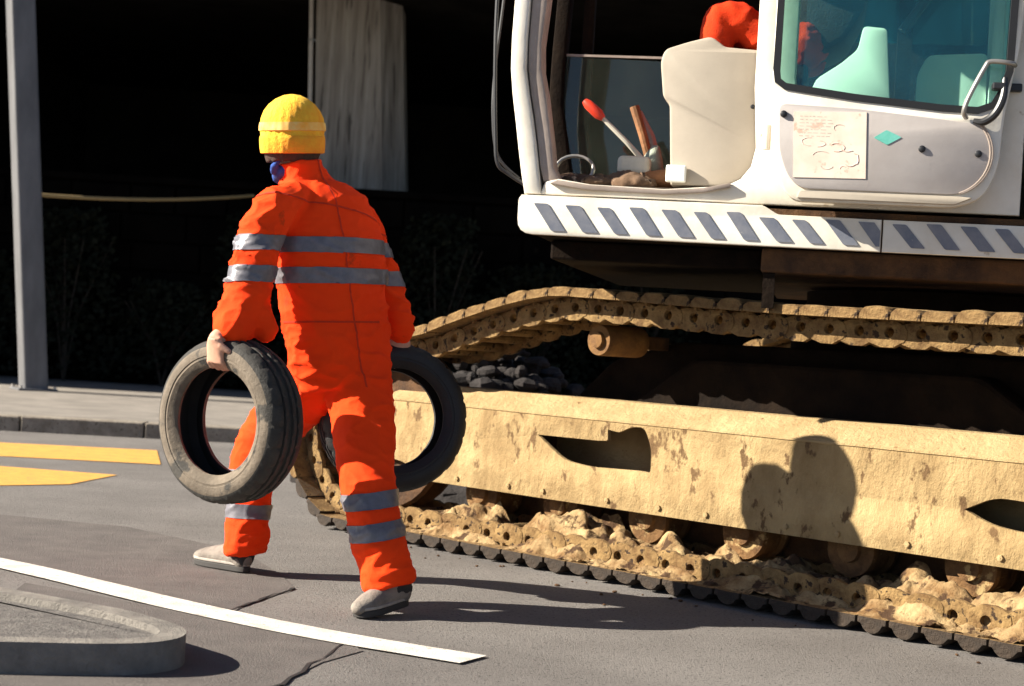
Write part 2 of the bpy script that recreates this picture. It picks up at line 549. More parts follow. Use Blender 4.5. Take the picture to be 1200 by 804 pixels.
# concrete pillar
cp = empty("concrete_pillar", (-2.2, 24.3, .12))
def pil(z, l, r_):
    return [(l, .35), (l + .05, 0), (r_ - .30, -.02), (r_, .38), (r_, 1.1), (l, 1.1)]
mp_ = MB()
a_, b_ = pil(0, -.66, .74), pil(5.6, -.92, .33)
n_ = len(a_)
lv = []
for q in range(9):
    t = q / 8
    lv.append(mp_.add([(a_[i][0] * (1 - t) + b_[i][0] * t, a_[i][1], 5.62 * t) for i in range(n_)]))
for q in range(8):
    for i in range(n_):
        j = (i + 1) % n_
        mp_.face([lv[q] + i, lv[q] + j, lv[q + 1] + j, lv[q + 1] + i])
mp_.face([lv[0] + i for i in range(n_)][::-1]); mp_.face([lv[8] + i for i in range(n_)])
mp_.build("shaft", MT['column'], cp, False)
MB().tube([(-.825, .16, 2.6), (-.962, .16, 5.62)], .034, 14).build("sunlit_strip", MT['sunlit_strip'], cp)  # pale tube standing in for a sunlit strip on the pillar edge
MB().box(-.905, -.80, .10, .22, 3.3, 3.32).box(-.97, -.86, .10, .22, 5.0, 5.02).build("strip_clamp", MT['steel'], cp, False)
setp(cp, "weathered grey concrete pillar with a pale strip standing in for its sunlit left edge", "pillar")

# steel post on the pavement
ps = empty("street_post", (-5.34, 19.2, .117), radians(30))
sect = rounded([(-.14, -.14), (.14, -.14), (.14, .14), (-.14, .14)], .05, 5)
mq = MB()
lean = -.093
for q in range(13):
    mq.add([(p[0] + lean * q * .5, p[1], q * .5) for p in sect])
ns = len(sect)
for q in range(12):
    for i in range(ns):
        j = (i + 1) % ns
        mq.face([q * ns + i, q * ns + j, (q + 1) * ns + j, (q + 1) * ns + i])
mq.face([12 * ns + i for i in range(ns)])
mq.build("shaft", MT['post'], ps)
bev(MB().box(-.22, .22, -.21, .21, 0, .025).build("foot_plate", MT['post'], ps, False), .005)
for sx in (-1, 1):
    for sy in (-1, 1):
        MB().lathe([(.018, 0), (.018, .03)], 6, lambda x, y, h, sx=sx, sy=sy: (x + sx * .19, y + sy * .18, h + .026)).build("bolt", MT['steel'], ps, False)
setp(ps, "grey steel street post standing on the far pavement", "post")

# cord between post and pillar
rp = []
A0, B0 = V((-5.42, 19.02, 2.30)), V((-2.95, 24.2, 2.98))
A0 = V((-5.55, 19.38, 2.33))
for i in range(25):
    t = i / 24
    p = A0.lerp(B0, t); p.z -= .10 * 4 * t * (1 - t)
    rp.append(p)
o = MB().tube(rp, .022, 8).build("cord", MT['rope'])
setp(o, "thin tan cord strung from the steel post towards the concrete pillar", "cord")

# shrubs in the shade in front of the wall
def shrub(x, y, h, wd, n, label, group):
    rt = empty("shrub", (x, y, .12))
    lf = MB()
    for i in range(n):
        a = random.uniform(0, 2 * pi); hh = random.random() ** .7
        rr = wd * sqrt(random.random()) * (1.05 - .6 * hh) * (1 + .35 * noise.noise(V((cos(a) * 2 + x, sin(a) * 2, hh * 3))))
        c = V((rr * cos(a), rr * .45 * sin(a), .05 + hh * h))
        d = V((random.gauss(0, 1), random.gauss(0, 1), random.gauss(.3, 1))).normalized()
        e_ = d.orthogonal().normalized() * random.uniform(.03, .055)
        ln = d * random.uniform(.06, .11)
        k = lf.add([c, c + ln * .5 + e_, c + ln, c + ln * .5 - e_])
        lf.face([k, k + 1, k + 2, k + 3])
    me = lf.mesh("leaves", False)
    link("foliage", me, MT['leaf'], rt, False)
    st = MB()
    for i in range(7):
        a = random.uniform(0, 2 * pi)
        st.tube([(0, 0, 0), (.15 * cos(a) * wd, .1 * sin(a), h * .4), (.6 * cos(a) * wd, .3 * sin(a) * wd, h * .85)], [.02, .014, .005], 6)
    st.build("stem", MT['twig'], rt)
    setp(rt, label, "shrub", group)
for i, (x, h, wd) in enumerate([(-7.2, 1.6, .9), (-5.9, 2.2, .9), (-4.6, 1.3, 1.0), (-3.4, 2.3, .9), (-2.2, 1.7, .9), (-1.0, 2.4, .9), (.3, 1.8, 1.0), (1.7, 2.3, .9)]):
    shrub(x, 22.55 + random.uniform(-.1, .1), h, wd, 1500, "dark leafy shrub in the shade at the foot of the black wall", "dark shrubs along the wall")

# rubble heap behind the near track
rb = MB()
base = V((-.05, 10.9, 0))
for i in range(1200):
    a = random.uniform(0, 2 * pi); rr = 1.25 * sqrt(random.random())
    hz = max(0, 1.10 * (1 - rr / 1.25)) * random.uniform(.75, 1)
    c = (rr * cos(a), rr * .8 * sin(a), hz)
    s_ = random.uniform(.02, .085)
    k0 = len(rb.v)
    rb.ball(c, (s_ * random.uniform(.7, 1.3), s_ * random.uniform(.7, 1.3), s_ * random.uniform(.5, .9)), 7, 5)
    for q in range(k0, len(rb.v)):
        rb.v[q] = rb.v[q] + noise.noise_vector(rb.v[q] * 9 + V((i, 0, 0))) * s_ * .35
rb.lathe([(1.1, 0), (.8, .25), (.4, .6), (.05, .8)], 20)
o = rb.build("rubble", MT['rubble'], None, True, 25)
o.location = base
setp(o, "heap of rubble coloured dark for shade, seen under the raised near track", "rubble", kind='stuff')

# ------------------------------------------------------------------ excavator
EX = empty("excavator", (-.418, 7.926, 0), atan2(-.716, .698))
setp(EX, "white excavator cab on mud caked yellow crawler tracks, its door latched open", "excavator")

# track path, inner face of the shoes
def track_path():
    pts = []
    RI, CI = .46, (-.52, .52)
    RS, CS = .50, (4.25, .56)
    pts.append((CS[0], CS[1] - RS))
    pts.append((2.0, .060)); pts.append((-.38, .060))
    for q in range(1, 12):
        a = radians(-90 - q * 15.5)
        pts.append((CI[0] + RI * cos(a) * 1.02, CI[1] + RI * sin(a)))
    pts += [(-.28, .955), (-.03, .985), (.14, 1.035), (.47, 1.125), (.79, 1.183), (1.09, 1.181), (1.56, 1.162), (2.0, 1.147), (2.37, 1.14), (3.06, 1.133), (3.7, 1.10)]
    for q in range(0, 13):
        a = radians(90 - q * 14.5)
        pts.append((CS[0] + RS * cos(a), CS[1] + RS * sin(a)))
    # densify with Catmull-Rom, then equal pitch
    n = len(pts); dense = []
    for i in range(n):
        p0, p1, p2, p3 = (V((*pts[(i + d) % n], 0)) for d in (-1, 0, 1, 2))
        L = (p2 - p1).length
        m_ = max(2, int(L / .02))
        for j in range(m_):
            t = j / m_
            if L > .6:
                q = p1.lerp(p2, t)
            else:
                q = 0.5 * ((2 * p1) + (p2 - p0) * t + (2 * p0 - 5 * p1 + 4 * p2 - p3) * t * t + (3 * p1 - p0 - 3 * p2 + p3) * t ** 3)
            dense.append(q)
    cum = [0]
    for i in range(len(dense)):
        cum.append(cum[-1] + (dense[(i + 1) % len(dense)] - dense[i]).length)
    tot = cum[-1]
    N = round(tot / .132)
    res = []
    for k in range(N):
        tgt = tot * k / N
        i = max(j for j in range(len(dense)) if cum[j] <= tgt)
        a, b = dense[i], dense[(i + 1) % len(dense)]
        p = a.lerp(b, (tgt - cum[i]) / max(1e-6, cum[i + 1] - cum[i]))
        i2 = (i + 4) % len(dense); i1 = (i - 4) % len(dense)
        res.append((p, (dense[i2] - dense[i1]).normalized()))
    return res, tot / N
PATH, PITCH = track_path()

def shoe_mesh(variant, dark=False):
    rnd = random.Random(variant)
    prof = []
    h = PITCH / 2 + (-.0015 if dark else .0012)
    prof = [(-h, -.004), (-h, .020)]
    hh = ((.030 if dark else .018) + rnd.uniform(-.004, .003))
    for q in range(9):
        t = -1 + q / 4
        prof.append(((.052 if dark else .0640) * t, .022 + hh * (1 - abs(t) ** (3.0 if dark else 9.0))))
    prof += [(h, .020), (h, -.004)]
    # swept over several stations across the width so the caked mud can be uneven
    mb = MB()
    ys = [0, .012, .06, .12, .2, .3, .4, .5, .588, .6]
    n = len(prof)
    for i, y in enumerate(ys):
        ins = .94 if y in (0, .6) else 1
        P = []
        for (a, b) in prof:
            d = noise.noise_vector(V((a * 14 + variant * 7, y * 9, b * 20))) * .006
            P.append((a * ins + d.x, y + d.y * .5, b * (.9 if ins < 1 else 1) + (d.z if b > 0 else d.z * .3)))
        mb.add(P)
    for i in range(len(ys) - 1):
        for j in range(n):
            j2 = (j + 1) % n
            mb.face([i * n + j, i * n + j2, (i + 1) * n + j2, (i + 1) * n + j])
    mb.face(list(range(n))); mb.face([(len(ys) - 1) * n + j for j in range(n)][::-1])
    # bolts and clods on the inner face
    for sy in (.10, .19, .40, .49):
        mb.lathe([(.014, 0), (.014, .014)], 6, lambda x, y, hh, sy=sy: (x + .022, y + sy, -.003 - hh))
    me = mb.mesh("shoe")
    me.materials.append(MT['shoe'])
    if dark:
        me.materials.append(MT['darkshoe'])
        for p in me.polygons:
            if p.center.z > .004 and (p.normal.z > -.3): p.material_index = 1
    me.shade_smooth(); me.set_sharp_from_angle(angle=radians(38))
    return me
SHOES = [shoe_mesh(i) for i in range(5)]
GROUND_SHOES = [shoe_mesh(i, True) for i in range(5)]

def link_outline():
    L = PITCH
    P = []
    for q in range(7):
        a = radians(90 + q * 30); P.append((-L * .46 + .036 * cos(a), -.054 + .040 * sin(a)))
    P += [(-L * .22, -.104), (L * .18, -.104)]
    for q in range(7):
        a = radians(-90 + q * 30); P.append((L * .40 + .030 * cos(a), -.052 + .036 * sin(a)))
    P += [(L * .3, -.008), (-L * .3, -.008)]
    holes = [[(.004 + .021 * cos(2 * pi * j / 12), -.047 + .020 * sin(2 * pi * j / 12)) for j in range(12)]]
    return P, holes
LO, LH = link_outline()
LINK = plate(LO, LH, .026, lambda u, v, t: (u, t, v), "link", .003)

def frame_at(k):
    p, t = PATH[k]
    n_ = V((-t.y, t.x, 0))          # outward, in the (s, z) plane: N x T = +Y
    T = V((t.x, 0, t.y)) * 1
    Nn = V((n_.x, 0, n_.y))
    # make outward point away from the loop centre line
    if (V((p.x, 0, p.y)) - V((max(-.4, min(4.2, p.x)), 0, .58))).dot(Nn) < 0:
        Nn = -Nn
    T = V((0, 1, 0)).cross(Nn)
    m_ = Matrix.Identity(4)
    Y = V((0, 1, 0))
    for i in range(3):
        m_[i][0], m_[i][1], m_[i][2] = T[i], Y[i], Nn[i]
    m_[0][3], m_[2][3] = p.x, p.y
    return m_

def chain_mesh(yoff, with_shoes):
    bm = bmesh.new()
    for k in range(len(PATH)):
        F = Matrix.Translation((0, yoff, 0)) @ frame_at(k)
        for yy in (.10, .47):
            t = LINK.copy(); t.transform(F @ Matrix.Translation((0, yy + (.004 if k % 2 else 0), 0))); bm.from_mesh(t); bpy.data.meshes.remove(t)
        if with_shoes:
            t = SHOES[k % 5].copy(); t.transform(F); bm.from_mesh(t); bpy.data.meshes.remove(t)
        mb = MB()
        mb.lathe([(.022, .126), (.022, .47)], 10, lambda x, y, h: (x + PITCH * .5, h, y - .054))
        t = mb.mesh(); t.transform(F); bm.from_mesh(t); bpy.data.meshes.remove(t)
    me = bpy.data.meshes.new("chain")
    bm.to_mesh(me); bm.free()
    return me

tr = link("crawler_track", chain_mesh(0, False), MT['shoe'], EX)
for k in range(len(PATH)):
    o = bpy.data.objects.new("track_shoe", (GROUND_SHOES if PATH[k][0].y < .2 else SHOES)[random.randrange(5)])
    COL.objects.link(o)
    o.parent = tr
    o.matrix_local = frame_at(k)
GAUGE = 2.35
link("crawler_track", chain_mesh(GAUGE, True), MT['shoe'], EX)

# side frames
hole1 = rounded([(.574, .566), (.94, .569), (1.0, .573), (.996, .622), (1.061, .614), (1.13, .642), (1.204, .648), (1.25, .564), (1.253, .456), (1.2, .462), (.899, .452), (.75, .466), (.66, .515)],
                [.004, .004, .01, .004, .01, .02, .03, .05, .02, .01, .05, .05, .05], 4)
hole2 = rounded([(2.743, .472), (2.859, .527), (2.975, .524), (3.12, .515), (3.2, .50), (3.2, .43), (2.982, .415), (2.848, .429)], [.003, .05, .05, .03, .02, .02, .05, .05], 4)
hole3 = [(x + 1.2 - (0), z) for x, z in hole2]
def side_frame(y0, flip):
    sg = -1 if flip else 1
    Y = (lambda t: y0 - t) if flip else (lambda t: y0 + t)
    outer = [(-.66, .40), (-.68, .62), (-.60, .662), (4.1, .662), (4.1, .285), (-.12, .285), (-.34, .36)]
    fm = plate(outer, [hole1, hole2], .022, lambda u, v, t: (u, Y(t), v), "beam_face", .002)
    fr = link("track_frame", fm, MT['dust'], EX, True, 30)
    # sloped top, roof, inner web and floor of the box section
    mb = MB()
    pf = [(.003, .664), (.005, .672), (.115, .744), (.26, .744), (.26, .285), (.238, .285), (.238, .722), (.12, .722), (.024, .660)]
    secs = [-.60, .2, .8, 1.4, 2.0, 2.6, 3.2, 4.1]
    n = len(pf)
    for sx in secs:
        mb.add([(sx, Y(a), b) for a, b in pf])
    for i in range(len(secs) - 1):
        for j in range(n):
            j2 = (j + 1) % n
            mb.face([i * n + j, i * n + j2, (i + 1) * n + j2, (i + 1) * n + j])
    mb.face(list(range(n))); mb.face([(len(secs) - 1) * n + j for j in range(n)][::-1])
    for i in range(13):
        sx = .06 + i * .31 + .05 * sin(i * 2.3)
        mb.lathe([(.012, 0), (.012, .010), (.006, .012)], 6, lambda x, y, h, sx=sx: (sx + x, Y(-h), .318 + y))
    bead = lambda a_, b_: mb.tube([V(a_).lerp(V(b_), t / 24) + V((0, 0, .002 * noise.noise(V((t * 1.7, b_[0], 0))))) for t in range(25)], .007, 6)
    bead((-.55, Y(.001), .661), (4.0, Y(.001), .661))
    mb.build("box_section", MT['dustflat'], fr, True, 25)
    mb = MB().box(-.04, 4.0, min(Y(.03), Y(.235)), max(Y(.03), Y(.235)), .287, .30)
    for sx in (.45, 1.4, 2.6, 3.4):
        mb.box(sx, sx + .02, min(Y(.025), Y(.234)), max(Y(.025), Y(.234)), .302, .66)
    mb.build("inner_rib", MT['rust'], fr, False)
    # idler yoke
    mb = MB().box(-.72, -.30, min(Y(.024), Y(.036)), max(Y(.024), Y(.036)), .44, .62).box(-.72, -.30, min(Y(.2), Y(.225)), max(Y(.2), Y(.225)), .44, .62)
    bev(mb.build("idler_yoke", MT['rust'], fr, False), .006)
    return fr
side_frame(.22, False)
side_frame(GAUGE + .38, True)

def wheel(name, s_, z, y0, y1, r, m, flange=True, hub=True):
    mb = MB()
    L = y1 - y0
    pf = [(r * .35, y0 - .02), (r * .5, y0 - .018), (r * .55, y0)]
    if flange: pf += [(r * 1.12, y0 + .004), (r * 1.15, y0 + .03), (r, y0 + .045), (r, y1 - .045), (r * 1.15, y1 - .03), (r * 1.12, y1 - .004)]
    else: pf += [(r * .96, y0), (r, y0 + .015), (r, y1 - .015), (r * .96, y1)]
    pf += [(r * .55, y1), (r * .5, y1 + .018), (r * .35, y1 + .02)]
    mb.lathe(pf, 36, lambda x, y, h: (s_ + x, h, z + y))
    return mb.build(name, m, EX, True, 30)
for off in (0, GAUGE):
    wheel("idler", -.52, .52, off + .275, off + .43, .355, MT['rust'])
    for i in range(7):
        s_ = .12 + i * .52
        o = wheel("track_roller", s_, .255, off + .32, off + .50, .095, MT['rollermud'])
    for s_ in (.93, 3.75):
        z = 1.005 if s_ < 2 else .94
        wheel("carrier_roller", s_, z, off + .20, off + .46, .068, MT['rustroller'], False)
        mb = MB().box(s_ - .03, s_ + .03, off + .462, off + .638, z - .03, z + .03)
        bev(mb.build("roller_bracket", MT['rust'], EX, False), .006)
    # sprocket at the far end
    mb = MB()
    pf = []
    for i in range(44):
        a = 2 * pi * i / 44
        r = .42 if i % 2 else .37
        pf.append((4.25 + r * cos(a), .56 + r * sin(a)))
    mb.prism(pf, off + .24, off + .34, lambda u, v, t: (u, t, v))
    mb.lathe([(.27, off + .12), (.27, off + .46)], 28, lambda x, y, h: (4.25 + x, h, .56 + y))
    bev(mb.build("sprocket", MT['rust'], EX, False), .005)
for off in (0, GAUGE):
    MB().box(-.1, 4.0, off + .515, off + .53, .10, .284).build("chain_guard", MT['rust'], EX, False)
# soil packed on the inner faces of the ground run, in drifts against the rollers
def bank(x):
    def b_(c, w): return max(0, 1 - ((x - c) / w) ** 2) ** .7
    return max(.15 * b_(.82, .40), .10 * b_(.16, .3), .11 * b_(1.42, .30), .09 * b_(1.98, .3), .12 * b_(2.55, .33), .15 * b_(3.12, .38), .11 * b_(3.7, .3))
mud = MB()
NX, NY = 640, 44
for i in range(NX + 1):
    x = -.34 + 4.2 * i / NX
    P = []
    for j in range(NY + 1):
        y = .010 + .33 * j / NY
        q = V((x * 6, y * 8, 3.3))
        n0 = noise.noise(q) + .5 * noise.noise(q * 2.1)
        n1 = .30 * noise.noise(q * 4.7) + .16 * noise.noise(q * 9.5) + .08 * noise.noise(q * 19)
        pr = max(0, min(1, (y - .02) / .19)); pr = pr * pr * (3 - 2 * pr)
        h = .030 * n0 + bank(x) * pr * (1 + .55 * n0) + .040 * n1 + .02 * pr * noise.noise(q * 3.1 + V((4, 1, 0)))
        P.append((x + .02 * noise.noise(q * 3 + V((9, 0, 0))), y + .012 * n1, .060 + max(-.014, h)))
    mud.add(P)
for i in range(NX):
    for j in range(NY):
        k_ = i * (NY + 1) + j
        mud.face([k_, k_ + 1, k_ + NY + 2, k_ + NY + 1])
o = mud.build("caked_mud", MT['soil'], EX, True, 60)
setp(o, kind='stuff')

# centre body
mb = MB()
mb.prism(rounded([(.9, .55), (2.9, .55), (3.0, .7), (2.6, .95), (1.2, .95), (.8, .7)], .05), .52, GAUGE + .08, lambda u, v, t: (u, t, v))
bev(mb.build("centre_frame", MT['greasy'], EX, False), .02)
mb = MB().prism(rounded([(.30, .40), (4.0, .40), (4.0, 1.02), (1.0, 1.02), (.62, .92), (.36, .70)], .06), .64, .70, lambda u, v, t: (u, t, v))
bev(mb.build("frame_leg", MT['greasy'], EX, False), .012)
SLC = (1.9, 1.48)
MB().lathe([(.72, .953), (.72, 1.05), (.66, 1.06), (.66, 1.28)], 48, lambda x, y, h: (SLC[0] + x, SLC[1] + y, h)).build("slewing_ring", MT['greasy'], EX)

# ---------------- upper structure (own frame: x to the rear, y across the machine, z up), slewed against the tracks
UPW = Matrix.Translation((-.003, 6.565, 0)) @ Matrix.Rotation(radians(-10), 4, 'Z')
EXW = Matrix.Translation((-.418, 7.926, 0)) @ Matrix.Rotation(atan2(-.716, .698), 4, 'Z')
UP = EXW.inverted() @ UPW
def up(o):
    o.parent = EX
    o.matrix_local = UP
    return o
XZ = lambda y: (lambda u, v, t: (u, y + t, v))

bev(up(MB().box(.93, 4.7, .05, 2.85, 1.295, 1.386).build("deck_frame", MT['rust'], None, False)), .01)
bev(up(MB().box(.10, .926, .20, 2.6, 1.31, 1.386).build("deck_frame", MT['greasy'], None, False)), .01)
up(MB().box(.93, 4.7, .0285, .034, 1.389, 1.534).build("door_shadow_strip", MT['rust'], None, False))  # dark strip standing in for the shadow below the open door
bev(up(MB().box(.06, 4.7, .035, 2.85, 1.389, 1.535).build("platform", MT['greasy'], None, False)), .01)
# dangling step bracket under the deck
up(MB().box(.94, .985, .06, .10, 1.16, 1.293).build("step_bracket", MT['greasy'], None, False))

# striped skirt
for (xa, xb) in ((-.005, 1.366), (1.372, 4.7)):
    ol = [(xa, 1.392), (xb, 1.388), (xb, 1.508), (.985, 1.510), (.93, 1.541), (xa, 1.542)] if xa < 0 else [(xa, 1.388), (xb, 1.388), (xb, 1.508), (xa, 1.508)]
    rad = [.06, .001, .001, .01, .01, .025] if xa < 0 else .002
    sk = up(link("skirt_panel", plate(rounded(ol, rad, 4), [], .026, XZ(0), "skirt", .003), MT['cabwhite'], None, True, 30))
    st = MB()
    x = .055
    i = 0
    while x < 4.6:
        wd = .055 + .004 * sin(i * 2.1)
        top, bot = 1.500 - .003 * (i % 3) + (.012 if x < .85 else 0), 1.408
        if xa - .001 < x and x + .15 < xb + (.0 if xb < 2 else 0.1):
            q = rounded([(x, top), (x + wd, top), (x + wd + .074, bot), (x + .074, bot)], .006, 2)
            st.prism(q, -.0035, .012, lambda u, v, t: (u, t, v))
        elif xa - .001 < x < xb:      # stripe crossing the seam, cut there
            e_ = xb - .004
            q = [(x, top), (min(x + wd, e_), top), (e_, max(bot, top - (e_ - x - wd) * (top - bot) / .068)), (e_, bot), (min(x + .068, e_), bot)]
            st.prism(q, -.0035, .012, lambda u, v, t: (u, t, v))
        x += .1225; i += 1
    st.build("hazard_stripe", MT['stripe'], sk, False)
# ledge on the skirt
up(MB().box(0.0, .925, .0275, .10, 1.5365, 1.545).build("ledge", MT['cabwhite'], None, False))

# front pillar: bright painted corner and duller jamb
def strip(outer, inner, y0, y1, name, m):
    poly = outer + inner[::-1]
    o = link(name, plate(poly, [], abs(y1 - y0), XZ(y0), name, .012), m, None, True, 40)
    return up(o)
po = [(.012, 1.548), (-.004, 1.62), (-.022, 1.72), (-.040, 1.83), (-.058, 1.93), (-.071, 2.03), (-.074, 2.15), (-.071, 2.29), (-.055, 2.7), (-.02, 3.2)]
pm = [(.078, 1.548), (.066, 1.62), (.050, 1.72), (.030, 1.83), (.008, 1.93), (-.010, 2.03), (-.013, 2.15), (-.010, 2.29), (.006, 2.7), (.04, 3.2)]
pi_ = [(.150, 1.60), (.118, 1.66), (.108, 1.74), (.086, 1.86), (.074, 1.93), (.050, 2.03), (.044, 2.13), (.056, 2.29), (.08, 2.7), (.115, 3.2)]
pm2 = [(.080, 1.60), (.062, 1.66), (.050, 1.74), (.028, 1.86), (.012, 1.93), (-.006, 2.03), (-.010, 2.13), (-.006, 2.29), (.010, 2.7), (.045, 3.2)]
strip(po, pm, .02, .16, "front_pillar", MT['cabwhite'])
strip(pm2, pi_, .035, .15, "door_jamb", MT['cabbeige'])
# cab side: sill, centre post and rear quarter with a window, one panel
side = [(.07, 1.548), (1.86, 1.548), (1.86, 3.2), (.868, 3.2), (.868, 1.99), (.886, 1.76), (.872, 1.69), (.835, 1.64), (.782, 1.612), (.55, 1.590), (.264, 1.596), (.14, 1.612), (.09, 1.60)]
rwin = rounded([(1.02, 1.97), (1.74, 1.93), (1.77, 2.0), (1.76, 3.0), (1.02, 3.0)], .06)
cs = up(link("cab_side", plate(side, [rwin], .05, XZ(.03), "cab_side", .008), MT['cabwhite'], None, True, 35))
# scuffed threshold
up(link("threshold", plate([(.11, 1.592), (.14, 1.606), (.264, 1.592), (.55, 1.586), (.70, 1.60), (.80, 1.622), (.80, 1.606), (.70, 1.582), (.55, 1.568), (.25, 1.572)], [], .02, XZ(.012), "thr", .003), MT['cabbeige'], None))
# roof, far side, rear wall, floor, far pillars
bev(up(MB().box(-.06, 1.87, .02, 1.12, 3.205, 3.30).build("cab_roof", MT['cabwhite'], None, False)), .03, 3)
far = [(.05, 1.548), (1.86, 1.548), (1.86, 3.2), (.05, 3.2)]
fw1 = rounded([(.10, 1.72), (.93, 1.72), (.93, 3.05), (.10, 3.05)], .05)
fw2 = rounded([(1.02, 2.36), (1.80, 2.36), (1.80, 3.05), (1.02, 3.05)], .04)
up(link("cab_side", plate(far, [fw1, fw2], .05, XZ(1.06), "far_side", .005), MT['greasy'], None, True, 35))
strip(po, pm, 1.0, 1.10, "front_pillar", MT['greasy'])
bev(up(MB().box(1.80, 1.857, .085, 1.055, 1.56, 3.2).build("cab_rear_wall", MT['trim'], None, False)), .005)
up(MB().box(.03, 1.795, .085, 1.055, 1.55, 1.60).build("cab_floor", MT['mat_'], None, False))
# far side glass: lower sliding pane
pg = up(link("side_window", plate([(-.02, 1.722), (.90, 1.722), (.90, 2.235), (-.02, 2.255)], [], .006, XZ(1.03), "pane"), MT['glassdust'], None, False))
up(MB().box(-.02, .90, 1.026, 1.042, 2.256, 2.266).build("window_edge", MT['cabbeige'], None, False))
up(link("side_window", plate([(1.02, 2.36), (1.80, 2.36), (1.80, 3.05), (1.02, 3.05)], [], .006, XZ(1.08), "pane"), MT['glassgreen'], None, False))
# pale interior trim panels seen through the door glass
t1 = rounded([(1.07, 1.70), (1.07, 2.12), (1.09, 2.17), (1.19, 2.24), (1.255, 2.30), (1.273, 2.40), (1.372, 2.392), (1.401, 2.08), (1.40, 1.70)], .02)
up(link("interior_trim", plate(t1, [], .03, XZ(.90), "trim", .004), MT['trim'], None))
t2 = rounded([(1.50, 1.70), (1.505, 2.20), (1.545, 2.285), (1.79, 2.30), (1.79, 1.70)], .03)
up(link("interior_trim", plate(t2, [], .03, XZ(.90), "trim", .004), MT['trim'], None))
up(MB().box(1.415, 1.475, .84, .90, 1.6, 3.2).build("roof_post", MT['greasy'], None, False))
MBr = MB().tube([(1.43, .80, 2.36), (1.56, .80, 2.56), (1.75, .80, 2.8)], .022, 10)
up(MBr.build("stay_bar", MT['handle'], None))
# seat
sq = rounded([(.93, 2.16), (1.08, 2.14), (1.20, 2.20), (1.27, 2.34), (1.30, 2.9), (1.2, 2.95), (1.10, 2.9), (1.06, 2.42), (.93, 2.34)], .04)
up(link("operator_seat", plate(sq, [], .42, XZ(.20), "seat", .03), MT['seat'], None))
up(link("seat_cushion", plate(rounded([(.72, 2.04), (1.06, 2.02), (1.06, 2.15), (.72, 2.16)], .05), [], .40, XZ(.22), "cush", .02), MT['seat'], None))
up(bev(MB().box(.74, 1.04, .31, .58, 1.602, 2.015).build("seat_base", MT['handle'], None, False), .02))
# beige side console in the doorway
blk = rounded([(.566, 1.612), (.545, 1.925), (.518, 1.95), (.500, 2.09), (.515, 2.135), (.60, 2.165), (.69, 2.19), (.725, 2.165), (.745, 2.15), (.90, 2.14), (.90, 1.76), (.88, 1.69), (.84, 1.645), (.78, 1.616)],
              [.01, .02, .03, .03, .02, .03, .03, .03, .02, .01, .02, .02, .02, .02], 4)
bk = up(link("side_console", plate(blk, [], .20, XZ(.095), "console", .010), MT['block'], None, True, 40))
MB().lathe([(.009, 0), (.006, .004)], 10, lambda x, y, h: (.862 + x, .0945 - h, 1.925 + y)).build("screw", MT['handle'], bk)
up(bev(MB().box(.548, .625, .068, .092, 1.622, 1.688).build("grease_box", MT['trim'], None, False), .006))
# levers, pedals, mat
lv_ = up(MB().tube([(.26, .30, 1.890), (.36, .305, 1.80), (.47, .32, 1.69)], [.009, .010, .012], 10).build("control_lever", MT['lever'], None))
MB().tube([(.185, .30, 1.955), (.20, .30, 1.942), (.245, .30, 1.903), (.265, .30, 1.886)], [.012, .020, .022, .012], 12).build("knob", MT['red'], lv_)
lv_ = up(MB().tube([(.37, .45, 1.96), (.41, .45, 1.85), (.47, .46, 1.66)], [.020, .018, .015], 10).build("control_lever", MT['brown'], None))
MB().tube([(.385, .47, 1.94), (.44, .47, 1.84), (.49, .47, 1.70)], [.016, .020, .016], 10).build("lever_gaiter", MT['cabbeige'], lv_)
mm = MB()
for i in range(14):
    mm.ball((random.uniform(.10, .46), random.uniform(.14, .36), 1.60 + random.uniform(0, .035)), (random.uniform(.05, .09), random.uniform(.04, .08), random.uniform(.015, .04)), 12, 8)
clm = voxel(mm, .008, 3)
for v in clm.vertices:
    v.co = v.co + v.normal * (.022 * (1 - abs(noise.noise(v.co * 13))) ** 3 + .006 * noise.noise(v.co * 40))
up(link("floor_cloth", clm, MT['cloth'], None, True, 180))
cl = MB()
for q in range(3):
    cl.tube([(.17 + .075 * cos(a * .3), .24 + .012 * q + .02 * sin(a * .3), 1.675 + .055 * sin(a * .3)) for a in range(22)], .006, 8)
up(cl.build("coiled_cable", MT['steel'], None))
bg_ = MB()
limb(bg_, [(.44, .36, 1.62), (.46, .36, 1.70), (.475, .37, 1.78)], [(.05, .06), (.055, .06), (.02, .03)])
bgm = voxel(bg_, .008, 2); fold_later = bgm
up(link("tool_bag", bgm, MT['bag'], None, True, 180))
pd = up(bev(MB().box(.13, .21, .30, .42, 1.64, 1.66, Matrix.Rotation(radians(0), 4, 'Y')).build("pedal", MT['steel'], None, False), .004))
MB().tube([(.17, .36, 1.60), (.17, .36, 1.645)], .012, 8).build("pedal_stem", MT['handle'], pd)
up(bev(MB().box(.34, .47, .22, .30, 1.66, 1.735).build("pedal_box", MT['lever'], None, False), .02, 3))

